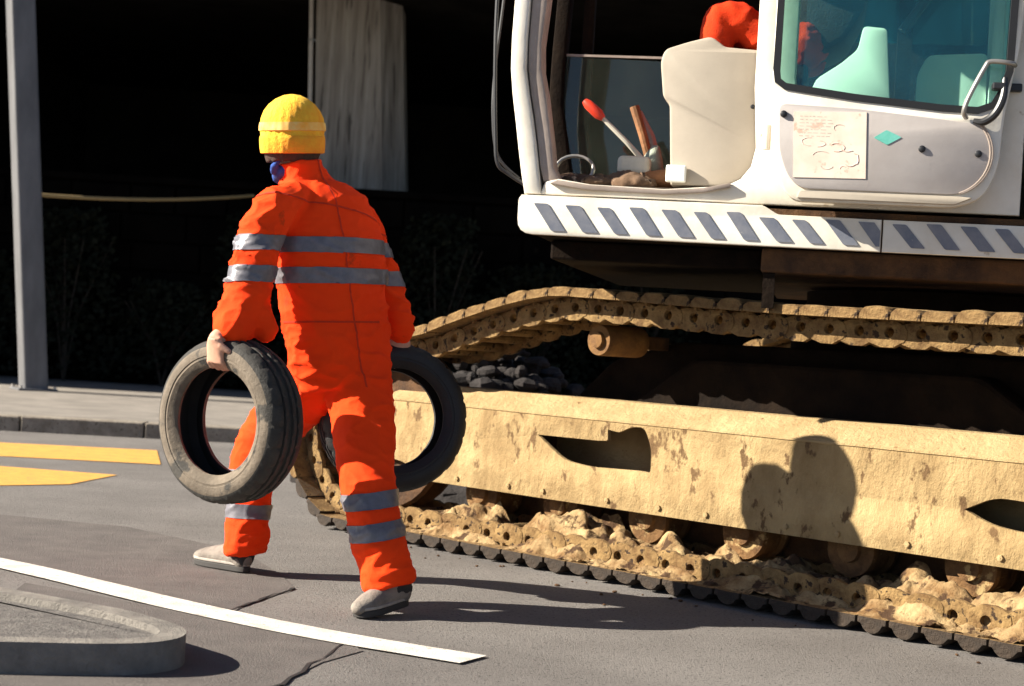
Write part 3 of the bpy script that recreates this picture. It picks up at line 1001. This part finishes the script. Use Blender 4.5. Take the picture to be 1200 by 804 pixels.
# door swung right round and latched against the cab side
do = rounded([(.930, 3.1), (.936, 1.962), (.949, 1.738), (.989, 1.611), (1.039, 1.556), (1.629, 1.557), (1.718, 1.596), (1.766, 1.707), (1.775, 1.90), (1.815, 2.14), (1.83, 2.34), (1.80, 3.1)],
             [.08, .02, .06, .05, .03, .05, .06, .06, .06, .05, .05, .08], 5)
dg_ = [(.955, 3.03), (.948, 2.042), (.955, 2.0), (.985, 1.978), (1.236, 1.946), (1.547, 1.918), (1.68, 1.913), (1.735, 1.935), (1.765, 1.99), (1.785, 2.06), (1.79, 2.34), (1.77, 3.03)]
DY = -.075
door = up(link("cab_door", plate(do, [dg_], .045, XZ(DY), "door", .010), MT['cabwhite'], None, True, 40))
sl = inset(dg_, .0)
def ringpoly(poly, d0, d1, y0, th, name, m, parent):
    a = inset(poly, d0); b = inset(poly, d1)
    return link(name, plate(a, [b], th, XZ(y0), name), m, parent, True, 40)
area = sum(dg_[i - 1][0] * dg_[i][1] - dg_[i][0] * dg_[i - 1][1] for i in range(len(dg_)))
sgn = 1 if area > 0 else -1
ringpoly(dg_, sgn * -.012, sgn * .014, DY - .004, .053, "window_seal", MT['rubber'], door)
link("door_glass", plate(inset(dg_, sgn * .012), [], .006, XZ(DY + .02), "glass"), MT['glassgreen'], door, False)
lin = rounded([(.965, 1.915), (1.24, 1.905), (1.55, 1.878), (1.70, 1.862), (1.735, 1.80), (1.735, 1.70), (1.70, 1.64), (1.63, 1.603), (1.06, 1.603), (1.01, 1.65), (.975, 1.74)], [.03, .03, .03, .05, .05, .05, .05, .04, .04, .04, .04], 4)
ln = link("door_lining", plate(lin, [], .014, XZ(DY - .012), "lining", .004), MT['doorgrey'], door, True, 40)
for k, off in enumerate((.03, .045)):
    pts = [(1.60 + .155 * cos(radians(a)) - off * .5, DY - .013, 1.755 + .155 * sin(radians(a))) for a in range(-70, 45, 8)]
    MB().tube(pts, .0035, 6).build("lining_groove", MT['cabbeige'], ln)
kick = rounded([(1.05, 1.567), (1.62, 1.567), (1.68, 1.595), (1.63, 1.598), (1.06, 1.596)], .008)
link("kick_strip", plate(kick, [], .02, XZ(DY - .015), "kick", .003), MT['block'], door)
mk = MB()
mk.prism([(1.022, 1.886), (1.285, 1.892), (1.295, 1.648), (1.033, 1.643)], DY - .0145, DY - .0124, lambda u, v, t: (u, t, v))
rr = random.Random(3)
yq = DY - .01475
for ln_ in range(7):
    mk.cur = 2
    z_ = 1.868 - ln_ * .012
    x_ = 1.045
    while x_ < 1.15:
        wq = rr.uniform(.006, .020)
        mk.box(x_, x_ + wq, yq, yq + .001, z_, z_ + rr.uniform(.002, .004)); x_ += wq + rr.uniform(.004, .010)
for k_ in range(9):
    mk.cur = 1 + (k_ % 3 == 2)
    c0, c1 = rr.uniform(1.08, 1.25), rr.uniform(1.68, 1.85)
    ra, rb = rr.uniform(.010, .034), rr.uniform(.008, .03)
    a0 = rr.uniform(0, 6)
    mk.tube([(c0 + ra * cos(a0 + a * .35), DY - .0142, c1 + rb * sin(a0 + a * .35 * rr.uniform(.9, 1.1))) for a in range(rr.randrange(7, 15))], rr.uniform(.001, .0022), 5)
nme = mk.mesh("notice")
for m_ in ('sticker', 'ink', 'inkgrey'): nme.materials.append(MT[m_])
no_ = bpy.data.objects.new("notice_sheet", nme); COL.objects.link(no_); no_.parent = door
tl = rounded([(1.315, 1.80), (1.36, 1.83), (1.415, 1.805), (1.365, 1.775)], .006)
link("teal_sticker", plate(tl, [], .002, XZ(DY - .0142), "teal"), MT['teal'], door, False)
for (bx, bz) in ((1.49, 1.765), (1.69, 1.755), (.985, 1.875)):
    MB().lathe([(.013, 0), (.013, .006), (.006, .010)], 14, lambda x, y, h, bx=bx, bz=bz: (bx + x, DY - .012 - h, bz + y)).build("lining_bolt", MT['handle'], door)
# grab rail and latch
gr = [(1.640, DY - .010, 1.885), (1.628, DY - .040, 1.90), (1.640, DY - .048, 1.95), (1.690, DY - .048, 2.06), (1.712, DY - .048, 2.085), (1.78, DY - .045, 2.082), (1.80, DY - .01, 2.080)]
p_, r_ = spline(gr, [.009] * len(gr), 5)
MB().tube(p_, r_, 10).build("grab_rail", MT['steel'], door)
hd = [(1.765, DY - .03, 2.03), (1.762, DY - .045, 1.96), (1.738, DY - .045, 1.90), (1.70, DY - .04, 1.868), (1.665, DY - .03, 1.872)]
p_, r_ = spline(hd, [.010, .014, .015, .014, .009], 5)
h_ = MB().tube(p_, r_, 10).build("door_handle", MT['handle'], door)
bev(MB().box(1.722, 1.77, DY - .05, DY - .002, 1.985, 2.012).build("latch", MT['handle'], h_, False), .006)
bev(MB().box(1.79, 1.84, .0, .03, 2.0, 2.03).build("latch_keeper", MT['handle'], None, False), .005)
bpy.data.objects["latch_keeper"].parent = EX; bpy.data.objects["latch_keeper"].matrix_local = UP
for hz in (1.75, 2.9):
    MB().lathe([(.016, hz), (.016, hz + .09)], 12, lambda x, y, h: (.925 + x, y - .045 + .03, h)).build("hinge", MT['cabwhite'], door)
# front mirror stay, hoses
hz1 = [(-.15, .10, 2.75), (-.155, .10, 2.3), (-.145, .10, 2.0), (-.13, .10, 1.78), (-.115, .10, 1.67), (-.07, .11, 1.63), (.0, .12, 1.59)]
p_, r_ = spline(hz1, [.008] * len(hz1), 6)
up(MB().tube(p_, r_, 8).build("hose", MT['handle'], None))
hz2 = [(-.12, .14, 2.75), (-.135, .14, 2.35), (-.155, .14, 2.05), (-.15, .13, 1.85), (-.12, .13, 1.70), (-.03, .13, 1.615)]
p_, r_ = spline(hz2, [.006] * len(hz2), 6)
up(MB().tube(p_, r_, 8).build("hose", MT['handle'], None))

# engine house and counterweight behind the cab
eh = rounded([(1.93, 1.548), (4.2, 1.548), (4.2, 2.28), (4.1, 2.36), (1.93, 2.36)], .03)
up(link("engine_cover", plate(eh, [], 2.7, XZ(.06), "engine", .02), MT['engine'], None, True, 40))
lou = MB()
for i in range(9):
    lou.box(2.5, 3.3, .045, .058, 1.75 + i * .05, 1.775 + i * .05)
up(lou.build("louvre", MT['handle'], None, False))
cw = rounded([(4.205, 1.45), (4.75, 1.5), (4.85, 1.9), (4.8, 2.4), (4.205, 2.45)], .08)
up(link("counterweight", plate(cw, [], 2.8, XZ(.02), "cw", .03), MT['cabwhite'], None, True, 40))

# dirt fallen from the tracks on the road
cr_ = MB()
rc = random.Random(11)
for i in range(26):
    t = rc.uniform(.0, 3.6)
    off = -abs(rc.gauss(.05, .22)) - .02
    p = EXW @ V((t, off, 0))
    r = rc.uniform(.003, .009)
    k0 = len(cr_.v)
    cr_.ball((p.x, p.y, r * .5), (r * rc.uniform(.8, 1.6), r, r * .7), 7, 5)
    for q in range(k0, len(cr_.v)):
        cr_.v[q] = cr_.v[q] + noise.noise_vector(cr_.v[q] * 60 + V((i, 0, 0))) * r * .4
o = cr_.build("dirt_crumbs", MT['rust'], None, True, 40)
setp(o, "brown crumbs of dirt scattered on the road along the near track", "dirt", kind='stuff')

# ------------------------------------------------------------------ tyres
def tyre_mesh(R=.285, wdt=.165, seed=1, hole=.185):
    h = wdt / 2
    # profile loop (r, x across)
    prof = [(R - .012, -h * .80), (R - .003, -h * .62), (R, -h * .50), (R, -h * .42), (R - .008, -h * .40), (R - .008, -h * .30), (R + .001, -h * .28), (R + .001, -.012), (R - .008, -.010), (R - .008, .010),
            (R + .001, .012), (R + .001, h * .28), (R - .008, h * .30), (R - .008, h * .40), (R, h * .42), (R, h * .50), (R - .003, h * .62), (R - .012, h * .80),
            (R - .028, h * .93), (R - .045, h), (R - .060, h * .99), (R - .062, h * .96), (R - .068, h * .96), (R - .070, h * .97), (hole + .020, h * .90), (hole + .008, h * .82), (hole, h * .72), (hole + .002, h * .60), (hole + .014, h * .62), (hole + .030, h * .74), (R - .05, h * .82), (R - .025, h * .6), (R - .018, 0),
            (R - .025, -h * .6), (R - .05, -h * .82), (hole + .030, -h * .74), (hole + .014, -h * .62), (hole + .002, -h * .60), (hole, -h * .72), (hole + .008, -h * .82), (hole + .020, -h * .90), (R - .070, -h * .97), (R - .068, -h * .96), (R - .062, -h * .96), (R - .060, -h * .99), (R - .045, -h), (R - .028, -h * .93)]
    n = 144
    mb = MB()
    q = len(prof)
    for i, (r, x) in enumerate(prof):
        P = []
        for j in range(n):
            a = 2 * pi * j / n
            rr = r
            tread = (i <= 17)
            if tread and (j % 6 == 0) and r > R - .006 and abs(x) > h * .38:
                rr = r - .007
            if tread and ((j + 3) % 6 == 0) and r > R - .006 and abs(x) < h * .3:
                rr = r - .004
            rr += .0018 * noise.noise(V((cos(a) * 3, sin(a) * 3, x * 20 + seed)))
            P.append((rr * cos(a), rr * sin(a), x))
        mb.add(P)
    inner0, inner1 = 27, 37
    for i in range(q):
        i2 = (i + 1) % q
        mb.cur = 1 if (i <= 17 or i == q - 1) else (2 if inner0 <= i < inner1 else 0)
        for j in range(n):
            j2 = (j + 1) % n
            mb.face([i * n + j, i * n + j2, i2 * n + j2, i2 * n + j])
    return mb.mesh("tyre")
def place_tyre(c, axis, mats, seed, label, R=.285, wdt=.165):
    me = tyre_mesh(R, wdt, seed, R * .65)
    for m_ in mats: me.materials.append(m_)
    o = bpy.data.objects.new("tyre", me)
    me.shade_smooth(); me.set_sharp_from_angle(angle=radians(32))
    COL.objects.link(o)
    o.location = c
    o.rotation_euler = V(axis).to_track_quat('Z', 'Y').to_euler()
    setp(o, label, "tyre", "tyres carried by the worker")
    return o
place_tyre((-.975, 6.01, .637), (-.57, -.82, -.02), (MT['tyredust'], MT['tyretread'], MT['tyreinner']), 1, "worn tyre with dusty grey sidewall, hanging from the worker's bare left hand", .290, .185)
place_tyre((-.440, 6.54, .656), (.33, -.93, .12), (MT['tyreblack'], MT['tyreblack'], MT['tyreinner']), 5, "clean black tyre held on the excavator side, partly behind the worker's trouser leg")

# ------------------------------------------------------------------ people
def fold(me, amp, seed, extra=None):
    """cloth folds: ridged noise pushed along the normals"""
    no = [v.normal.copy() for v in me.vertices]
    for v, n_ in zip(me.vertices, no):
        p = v.co
        a = 1.0
        if extra: a = extra(p)
        wv = noise.noise_vector(p * 2.6 + V((seed, 2, 5)))
        q = V((p.x * 6 + seed, p.y * 6, p.z * 10)) + wv * 1.5
        q2 = V((p.x * 15 - seed, p.y * 15, p.z * 24)) + wv * 2.2
        d = (1 - abs(noise.noise(q))) ** 6 + .45 * (1 - abs(noise.noise(q2))) ** 5 - .35
        d += .45 * noise.noise(p * 5 + V((0, seed, 0)))
        v.co = p + n_ * (amp * a * d)
    me.update()

def slab(me, n_, d0, d1, keep, off=.004, thick=.003):
    """strip of cloth cut from a garment between two parallel planes"""
    bm = bmesh.new(); bm.from_mesh(me)
    n_ = V(n_)
    for d, cl_in in ((d0, True), (d1, False)):
        geom = bm.verts[:] + bm.edges[:] + bm.faces[:]
        bmesh.ops.bisect_plane(bm, geom=geom, plane_co=n_ * d / n_.length_squared, plane_no=n_, clear_inner=cl_in, clear_outer=not cl_in)
    kill = [f for f in bm.faces if not keep(f.calc_center_median())]
    bmesh.ops.delete(bm, geom=kill, context='FACES')
    bm.normal_update()
    for v in bm.verts: v.co = v.co + v.normal * off
    out = bpy.data.meshes.new("strip")
    bm.to_mesh(out); bm.free()
    return out

def fingers(mb, palm, dirv, side, nrm, curl, r=.0088, length=.078, thumb=1, thumb_curl=.6):
    """four unequal bent fingers and a thumb; dirv: along the fingers, side: towards the thumb, nrm: towards the palm's inside"""
    palm, dirv, side, nrm = V(palm), V(dirv).normalized(), V(side).normalized(), V(nrm).normalized()
    for i, L in enumerate((.92, 1.04, .98, .78)):
        b = palm + side * (.034 - .0225 * i) + dirv * .040
        p = [palm + side * (.026 - .017 * i), b]
        ang = 0
        for sgl in (.48, .30, .24):
            ang += curl
            d = dirv * cos(ang) + nrm * sin(ang) + side * (.12 - .08 * i)
            p.append(p[-1] + d.normalized() * length * L * sgl)
        mb.tube(p, [r * 1.25, r * 1.15, r * 1.05, r * .98, r * .8], 10)
        mb.ball(p[-1], r * .8, 10, 6)
    b = palm - dirv * .02 + side * .030
    p = [palm - dirv * .02, b, b + (side * .7 + dirv * .5 + nrm * .3).normalized() * .036, b + (side * .75 + dirv * 1.2 + nrm * (.6 + thumb_curl)).normalized() * .066]
    mb.tube(p, [r * 1.5, r * 1.5, r * 1.2, r * .9], 10)
    mb.ball(p[-1], r * .9, 10, 6)
    mb.tube([palm - dirv * .05, palm - dirv * .02, palm + dirv * .042], [(.026, .020), (.040, .017), (.042, .014)], 14, side=tuple(side))

def head_mesh_parts(mb, c, look, up_=(0, 0, 1), s_=1.0):
    """skull, jaw, nose, lips, brow and ears; returns eye positions"""
    c = V(c); f = V(look).normalized(); u_ = V(up_).normalized(); r_ = f.cross(u_).normalized(); u_ = r_.cross(f)
    def P(a, b, d): return c + (f * a + r_ * b + u_ * d) * s_
    q = len(mb.v); mb.ball((0, 0, 0), (.096, .076, .112), 24, 16)
    def place(q, a, b, d):
        for i in range(q, len(mb.v)):
            v = mb.v[i]; mb.v[i] = P(v.x + a, v.y + b, v.z + d)
    place(q, -.005, 0, .02)
    q = len(mb.v); mb.ball((0, 0, 0), (.062, .056, .070), 20, 12); place(q, .032, 0, -.060)
    q = len(mb.v); mb.ball((0, 0, 0), (.026, .024, .020), 12, 8); place(q, .078, 0, -.108)
    mb.tube([P(.084, 0, .018), P(.100, 0, -.008), P(.112, 0, -.026), P(.096, 0, -.036)], [.010, .012, .016, .013], 10)
    for sg in (-1, 1):
        mb.ball(P(.098, .013 * sg, -.031), .009, 8, 6)
        mb.tube([P(.082, .012 * sg, .030), P(.084, .034 * sg, .033), P(.066, .056 * sg, .026)], [.010, .010, .008], 8)
        mb.tube([P(.000, .074 * sg, .020), P(-.012, .084 * sg, .022), P(-.020, .086 * sg, .000), P(-.008, .080 * sg, -.028), P(.004, .074 * sg, -.030)], [.007, .010, .010, .009, .006], 8)
        mb.ball(P(.055, .042 * sg, -.030), (.03, .024, .026), 10, 8)
    mb.tube([P(.086, -.024, -.067), P(.096, 0, -.064), P(.086, .024, -.067)], [.005, .009, .005], 8)
    mb.tube([P(.084, -.022, -.077), P(.094, 0, -.079), P(.084, .022, -.077)], [.005, .009, .005], 8)
    return [P(.078, .031 * sg, .010) for sg in (-1, 1)]

# ---- the worker
WB = V((-.66, 6.22, 0))
def L_(p):
    # the stride carries hips, trunk and arms forward over the leading foot
    p = V(p)
    t = max(0, min(1, (p.z - .1) / .75)); t = t * t * (3 - 2 * t)
    return V((p.x - .024 * t, p.y + .22 * t, p.z + .036 * t * (p.z - .97))) - WB
HEAD = V((-.835, 6.12, 1.655)); LOOK = (-.45, .88, -.05)
hand_l = V((-1.002, 5.700, .884)); hand_r = V((-.400, 6.300, .930))

# body: one continuous skin (kept inside the clothes)
bd = MB()
eyes = head_mesh_parts(bd, L_(HEAD), LOOK, (-.08, 0, 1), 1.0)
limb(bd, [L_((-.81, 6.11, 1.60)), L_((-.79, 6.11, 1.53)), L_((-.76, 6.11, 1.46))], [.056, .056, .07])
limb(bd, [L_((-.74, 6.11, 1.44)), L_((-.69, 6.11, 1.30)), L_((-.645, 6.11, 1.05)), L_((-.60, 6.11, .86))], [(.13, .08), (.14, .085), (.12, .08), (.13, .09)], side=(.82, .57, 0), ends=False)
limb(bd, [L_((-.74, 6.11, 1.42)), L_((-.850, 5.91, 1.38)), L_((-.908, 5.85, 1.20)), L_((-.930, 5.83, 1.05)), L_((-.968, 5.775, .965)), L_(hand_l + V((0, .02, .04)))], [.06, .055, .045, .042, .035, .030])
limb(bd, [L_((-.74, 6.11, 1.42)), L_((-.59, 6.34, 1.38)), L_((-.515, 6.375, 1.20)), L_((-.430, 6.33, 1.04)), L_(hand_r + V((0, -.01, .04)))], [.06, .048, .034, .028, .027])
limb(bd, [L_((-.54, 6.1, .84)), L_((-.50, 6.05, .63)), L_((-.475, 6.0, .44)), L_((-.42, 5.97, .25)), L_((-.375, 5.955, .085))], [.085, .07, .055, .05, .038])
limb(bd, [L_((-.67, 6.12, .84)), L_((-.83, 6.38, .66)), L_((-.97, 6.65, .47)), L_((-1.0, 6.70, .25)), L_((-1.0, 6.735, .09))], [.085, .07, .055, .05, .038])
fingers(bd, L_(hand_l), (.05, .25, -1), (.75, -.6, .0), (.45, .75, .1), .75)
fingers(bd, L_(hand_r), (.0, .15, -1), (-.93, -.33, 0), (-.2, .9, 0), .6)
WK = link("person", voxel(bd, .0052, 2), MT['skin'], None, True, 180)
WK.location = WB
setp(WK, "worker in orange coverall and yellow beanie walking away with a tyre in each hand", "person")
for e_ in eyes:
    eo = MB().ball(e_, .0125, 14, 10).build("eye", MT['eye'], WK)

# coverall
cv = MB()
SIDE = (.72, .69, 0)
limb(cv, [L_((-.585, 6.11, .76)), L_((-.595, 6.11, .84)), L_((-.625, 6.11, .97)), L_((-.655, 6.11, 1.14)), L_((-.675, 6.11, 1.28)), L_((-.71, 6.11, 1.40)), L_((-.755, 6.115, 1.475)), L_((-.785, 6.12, 1.535))],
     [(.168, .130), (.205, .150), (.218, .148), (.226, .146), (.230, .144), (.205, .128), (.105, .085), (.070, .066)], side=SIDE, ends=False, n=28)
limb(cv, [L_((-.76, 6.10, 1.44)), L_((-.82, 5.97, 1.415)), L_((-.862, 5.89, 1.36)), L_((-.902, 5.85, 1.24)), L_((-.922, 5.83, 1.10)), L_((-.935, 5.82, 1.025)), L_((-.962, 5.765, .960))], [.065, .074, .076, .077, .080, .082, .066])
limb(cv, [L_((-.940, 5.84, 1.06)), L_((-.885, 5.84, 1.00)), L_((-.850, 5.84, .97))], [.075, .070, .045])
limb(cv, [L_((-.72, 6.12, 1.44)), L_((-.635, 6.27, 1.420)), L_((-.580, 6.35, 1.36)), L_((-.532, 6.38, 1.25)), L_((-.488, 6.37, 1.15)), L_((-.440, 6.34, 1.06)), L_((-.405, 6.30, 1.00))], [.065, .074, .076, .074, .071, .070, .062])
limb(cv, [L_((-.545, 6.11, .86)), L_((-.525, 6.085, .76)), L_((-.500, 6.05, .62)), L_((-.474, 6.0, .44)), L_((-.425, 5.97, .27)), L_((-.392, 5.955, .15)), L_((-.380, 5.952, .10))], [.125, .125, .112, .098, .092, .092, .090], ends=False)
limb(cv, [L_((-.655, 6.12, .86)), L_((-.73, 6.22, .76)), L_((-.84, 6.41, .65)), L_((-.965, 6.64, .49)), L_((-.995, 6.70, .30)), L_((-1.0, 6.72, .16)), L_((-.998, 6.73, .085))], [.125, .122, .110, .097, .088, .086, .084], ends=False)
# stand-up collar
limb(cv, [L_((-.785, 6.115, 1.50)), L_((-.800, 6.11, 1.572))], [(.088, .086), (.079, .079)], side=(1, 0, 0), ends=False)
cme = voxel(cv, .0080, 5)
def arm_amp(p):
    q = p + WB
    a = .75
    if q.z > .93 and (q.x < -.86 or q.x > -.50): a = 1.45
    if q.z < .30: a = 1.25
    if .70 < q.z < 1.0: a = 1.2
    return a
fold(cme, .0095, 3.0, arm_amp)
CV = link("coverall", cme, MT['orange'], WK, True, 180)
ident = lambda c: True
def bandset(nrm, zc, half, keep, nm="reflective_band"):
    n_ = V(nrm).normalized()
    c = V(zc)
    d = n_.dot(c)
    return link(nm, slab(cme, n_, d - half, d + half, keep), MT['tape'], CV, True, 180)
up_part = lambda c: c.z > .9
def seam(nrm, c, keep):
    n_ = V(nrm).normalized(); d = n_.dot(V(c))
    return link("seam", slab(cme, n_, d - .0035, d + .0035, keep, .0022), MT['seam'], CV, True, 180)
seam((-.06, 0, 1), L_((-.65, 6.1, 1.005)), lambda c: c.z > .8 and abs(c.x + WB.x + .665) < .17)
seam((-.06, .25, 1), L_((-.70, 6.1, 1.385)), up_part)
seam((.82, .57, .16), L_((-.660, 6.11, 1.10)), lambda c: c.z > .78 and c.y < .2)
bandset((-.06, 0, 1), L_((-.70, 6.1, 1.272)), .028, up_part)
bandset((-.06, 0, 1), L_((-.70, 6.1, 1.165)), .029, up_part)
rleg = lambda c: c.z < .62 and c.y + WB.y < 6.25
lleg = lambda c: c.z < .62 and c.y + WB.y > 6.3
bandset((-.17, 0, 1), L_((-.46, 6.0, .392)), .029, rleg)
bandset((-.20, 0, 1), L_((-.41, 5.98, .292)), .030, rleg)
bandset((0, .05, 1), L_((-1.0, 6.7, .250)), .028, lleg)
bandset((0, .05, 1), L_((-1.0, 6.7, .385)), .028, lleg)
# blue scarf round the neck, showing at the left of the collar
sc = MB()
pts = [L_((-.815 + .070 * cos(a), 6.14 + .070 * sin(a), 1.528 + .018 * cos(a + .6) - .010 * cos(a))) for a in [2 * pi * i / 20 for i in range(21)]]
sc.tube(pts, [(.024 + .006 * sin(i * 1.7)) for i in range(21)], 12)
sc.tube([L_((-.895, 6.08, 1.520)), L_((-.892, 6.06, 1.545)), L_((-.868, 6.055, 1.572))], [.010, .014, .009], 10)
scm = voxel(sc, .006, 2); fold(scm, .006, 9)
link("scarf", scm, MT['blue'], WK, True, 180)
# hair below the cap
hr = MB()
f_ = V(LOOK).normalized()
for i in range(26):
    a = pi * (i / 25) * 1.2 - .1 * pi
    rgt = f_.cross(V((0, 0, 1))).normalized()
    d = (rgt * cos(a) - f_ * sin(a))
    c = L_(HEAD)
    hr.tube([c + d * .088 + V((0, 0, .0)), c + d * .090 + V((0, 0, -.04)), c + d * .080 + V((0, 0, -.088 - .005 * (i % 3)))], [.020, .020, .013], 8)
link("hair", voxel(hr, .006, 1), MT['hair'], WK, True, 60)
# beanie
bn = MB()
prof = [(.100, -.050), (.112, -.046), (.117, -.02), (.118, .012), (.116, .018), (.118, .045), (.114, .078), (.103, .106), (.084, .130), (.058, .150), (.030, .163), (.006, .167)]
axis = V((-.06, -.10, 1)).normalized()
tiltq = axis.to_track_quat('Z', 'Y')
def bfn(x, y, h):
    a = atan2(y, x)
    rr = 1 + .007 * cos(a * 26) + .03 * noise.noise(V((cos(a) * 2, sin(a) * 2, h * 16)))
    return L_(HEAD) + V((0, 0, -.004)) + tiltq @ V((x * rr * .98, y * rr * 1.04, h))
bn.lathe(prof, 104, bfn)
bme = bn.mesh("beanie")
BN = link("beanie", bme, MT['beanie'], WK, True, 60)
cf = MB()
cf.lathe([(.110, -.052), (.117, -.050), (.1205, -.03), (.1215, .0), (.119, .012), (.114, .014)], 104, bfn, )
link("cuff", cf.mesh("cuff"), MT['band'], BN, True, 60)
bd_ = MB()
bd_.lathe([(.1165, .030), (.1215, .032), (.1205, .050), (.1185, .062), (.1125, .062)], 104, bfn)
link("hat_band", bd_.mesh("band"), MT['badge'], BN, True, 60)

# shoes
def shoe(ankle, heel, toe, pitch):
    ank, he, to = V(ankle), V(heel), V(toe)
    d = (to - he); Ln = d.length; d.normalize()
    upv = V((0, 0, 1)); sd_ = d.cross(upv).normalized(); u_ = sd_.cross(d)
    def P(a, b, c): return he + d * (a * Ln) + sd_ * b + u_ * c
    mb = MB()
    p, r = spline([P(.10, 0, .052), P(.3, 0, .058), P(.55, 0, .050), P(.8, 0, .040), P(.97, 0, .032)], [(.036, .042), (.039, .050), (.043, .042), (.046, .034), (.030, .024)], 5)
    mb.tube(p, r, 20, side=tuple(sd_))
    mb.ball(P(.10, 0, .05), (.04, .04, .042), 14, 10)
    mb.ball(P(.95, 0, .032), (.032, .032, .026), 14, 10)
    mb.tube([P(.24, 0, .05), P(.22, 0, .10), ank + V((0, 0, .03))], [(.042, .05), (.040, .046), (.042, .045)], 16, side=tuple(sd_))
    s1 = link("shoe", voxel(mb, .007, 3), MT['shoe_up'], WK, True, 180)
    # sole outline
    so = MB()
    out = []
    for q in range(28):
        a = 2 * pi * q / 28
        t = .5 - .5 * cos(a) * 1.02
        wd = (.036 + .012 * max(0, min(1, (t - .3) / .4))) * (abs(sin(a)) ** .5) * (1 if sin(a) > 0 else -1)
        out.append((t, wd))
    so.prism(out, 0.0, .024, lambda a, b, c: P(a, b, c))
    bev(so.build("sole", MT['sole'], s1, True, 40), .004)
    ms = MB(); ms.prism([(a, b * 1.03) for a, b in out], .0245, .036, lambda a, b, c: P(a, b, c))
    bev(ms.build("midsole", MT['solelight'], s1, True, 40), .003)
    pn = MB()
    p, r = spline([P(-.01, 0, .052), P(.12, 0, .062), P(.34, 0, .066)], [(.034, .038), (.0405, .046), (.040, .046)], 4)
    pn.tube(p, r, 18, side=tuple(sd_))
    pn.tube([P(.20, 0, .07), P(.19, 0, .10), ank + V((0, 0, .012))], [(.045, .048), (.044, .048), (.046, .048)], 16, side=tuple(sd_))
    link("heel_counter", voxel(pn, .007, 2), MT['shoe_panel'], s1, True, 180)
    lc = MB()
    for q in range(4):
        lc.tube([P(.38 + q * .08, -.024, .094 - .010 * q), P(.40 + q * .08, 0, .102 - .011 * q), P(.38 + q * .08, .024, .094 - .010 * q)], .004, 6)
    lc.build("lace", MT['solelight'], s1)
shoe(L_((-.372, 5.955, .09)), L_((-.318, 5.995, .030)), L_((-.470, 5.815, .004)), 0)
shoe(L_((-1.0, 6.74, .09)), L_((-.985, 6.71, .006)), L_((-1.215, 6.905, .004)), 0)

# ---- the operator on the seat, mostly above the picture
OB = V((1.0, .55, 0))
def Q_(p): return V(p) - OB
ob_ = MB()
oeyes = head_mesh_parts(ob_, Q_((1.0, .56, 2.93)), (-1, -.1, -.1))
limb(ob_, [Q_((1.01, .56, 2.86)), Q_((1.03, .56, 2.76))], [.055, .06])
limb(ob_, [Q_((1.04, .56, 2.72)), Q_((1.02, .56, 2.5)), Q_((.98, .56, 2.28))], [(.14, .085), (.13, .085), (.14, .09)], side=(0, 1, 0))
for sg in (-1, 1):
    y = .56 + sg * .145
    limb(ob_, [Q_((1.03, .56 + sg * .1, 2.70)), Q_((1.01, y + sg * .02, 2.66)), Q_((.95, y + sg * .05, 2.52)), Q_((.74, y, 2.58))], [.06, .052, .042, .030])
    fingers(ob_, Q_((.685, y, 2.59)), (-1, 0, -.2), (0, -sg, .2), (0, 0, -1), .7)
    y = .56 + sg * .10
    limb(ob_, [Q_((1.04, y, 2.20)), Q_((.88, y, 2.225)), Q_((.73, y - .02, 2.28)), Q_((.70, y - .03, 2.02)), Q_((.66, y - .03, 1.74))], [.075, .07, .055, .048, .04])
OP = link("person", voxel(ob_, .008, 3), MT['skin'], None, True, 180)
OP.matrix_world = UPW @ Matrix.Translation(OB + V((0, -.19, 0)))
setp(OP, "operator in orange work clothes sitting inside the excavator cab", "person")
for e_ in oeyes: MB().ball(e_, .0125, 12, 8).build("eye", MT['eye'], OP)
oc = MB()
limb(oc, [Q_((.99, .56, 2.24)), Q_((1.01, .56, 2.40)), Q_((1.04, .56, 2.62)), Q_((1.04, .56, 2.74)), Q_((1.03, .56, 2.79))], [(.16, .10), (.16, .11), (.18, .11), (.12, .09), (.075, .07)], side=(0, 1, 0), ends=False)
for sg in (-1, 1):
    y = .56 + sg * .145
    limb(oc, [Q_((1.03, .56 + sg * .12, 2.69)), Q_((1.01, y + sg * .03, 2.66)), Q_((.95, y + sg * .05, 2.53)), Q_((.87, y + sg * .03, 2.55)), Q_((.77, y, 2.575))], [.08, .085, .07, .068, .056])
    y = .56 + sg * .10
    limb(oc, [Q_((1.04, y, 2.20)), Q_((.89, y, 2.225)), Q_((.72, y - .02, 2.29)), Q_((.70, y - .03, 2.06)), Q_((.67, y - .03, 1.80))], [.10, .078, .068, .066, .065])
ocm = voxel(oc, .011, 4); fold(ocm, .009, 21)
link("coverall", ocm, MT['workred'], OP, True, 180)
hm = MB().lathe([(.125, -.01), (.128, 0), (.118, .05), (.09, .095), (.045, .118), (.005, .122)], 36, lambda x, y, h: Q_((1.0, .56, 2.96)) + V((x * 1.1, y, h)))
link("cap", hm.mesh("cap"), MT['blue'], OP)
for sg in (-1, 1):
    y = .56 + sg * .10 - .03
    bt = MB()
    limb(bt, [Q_((.67, y, 1.80)), Q_((.65, y, 1.70)), Q_((.63, y, 1.655))], [.058, .055, .05])
    limb(bt, [Q_((.66, y, 1.65)), Q_((.57, y, 1.65)), Q_((.44, y, 1.64))], [(.048, .045), (.05, .045), (.042, .032)], side=(0, 1, 0))
    link("boot", voxel(bt, .009, 3), MT['brown'], OP, True, 180)
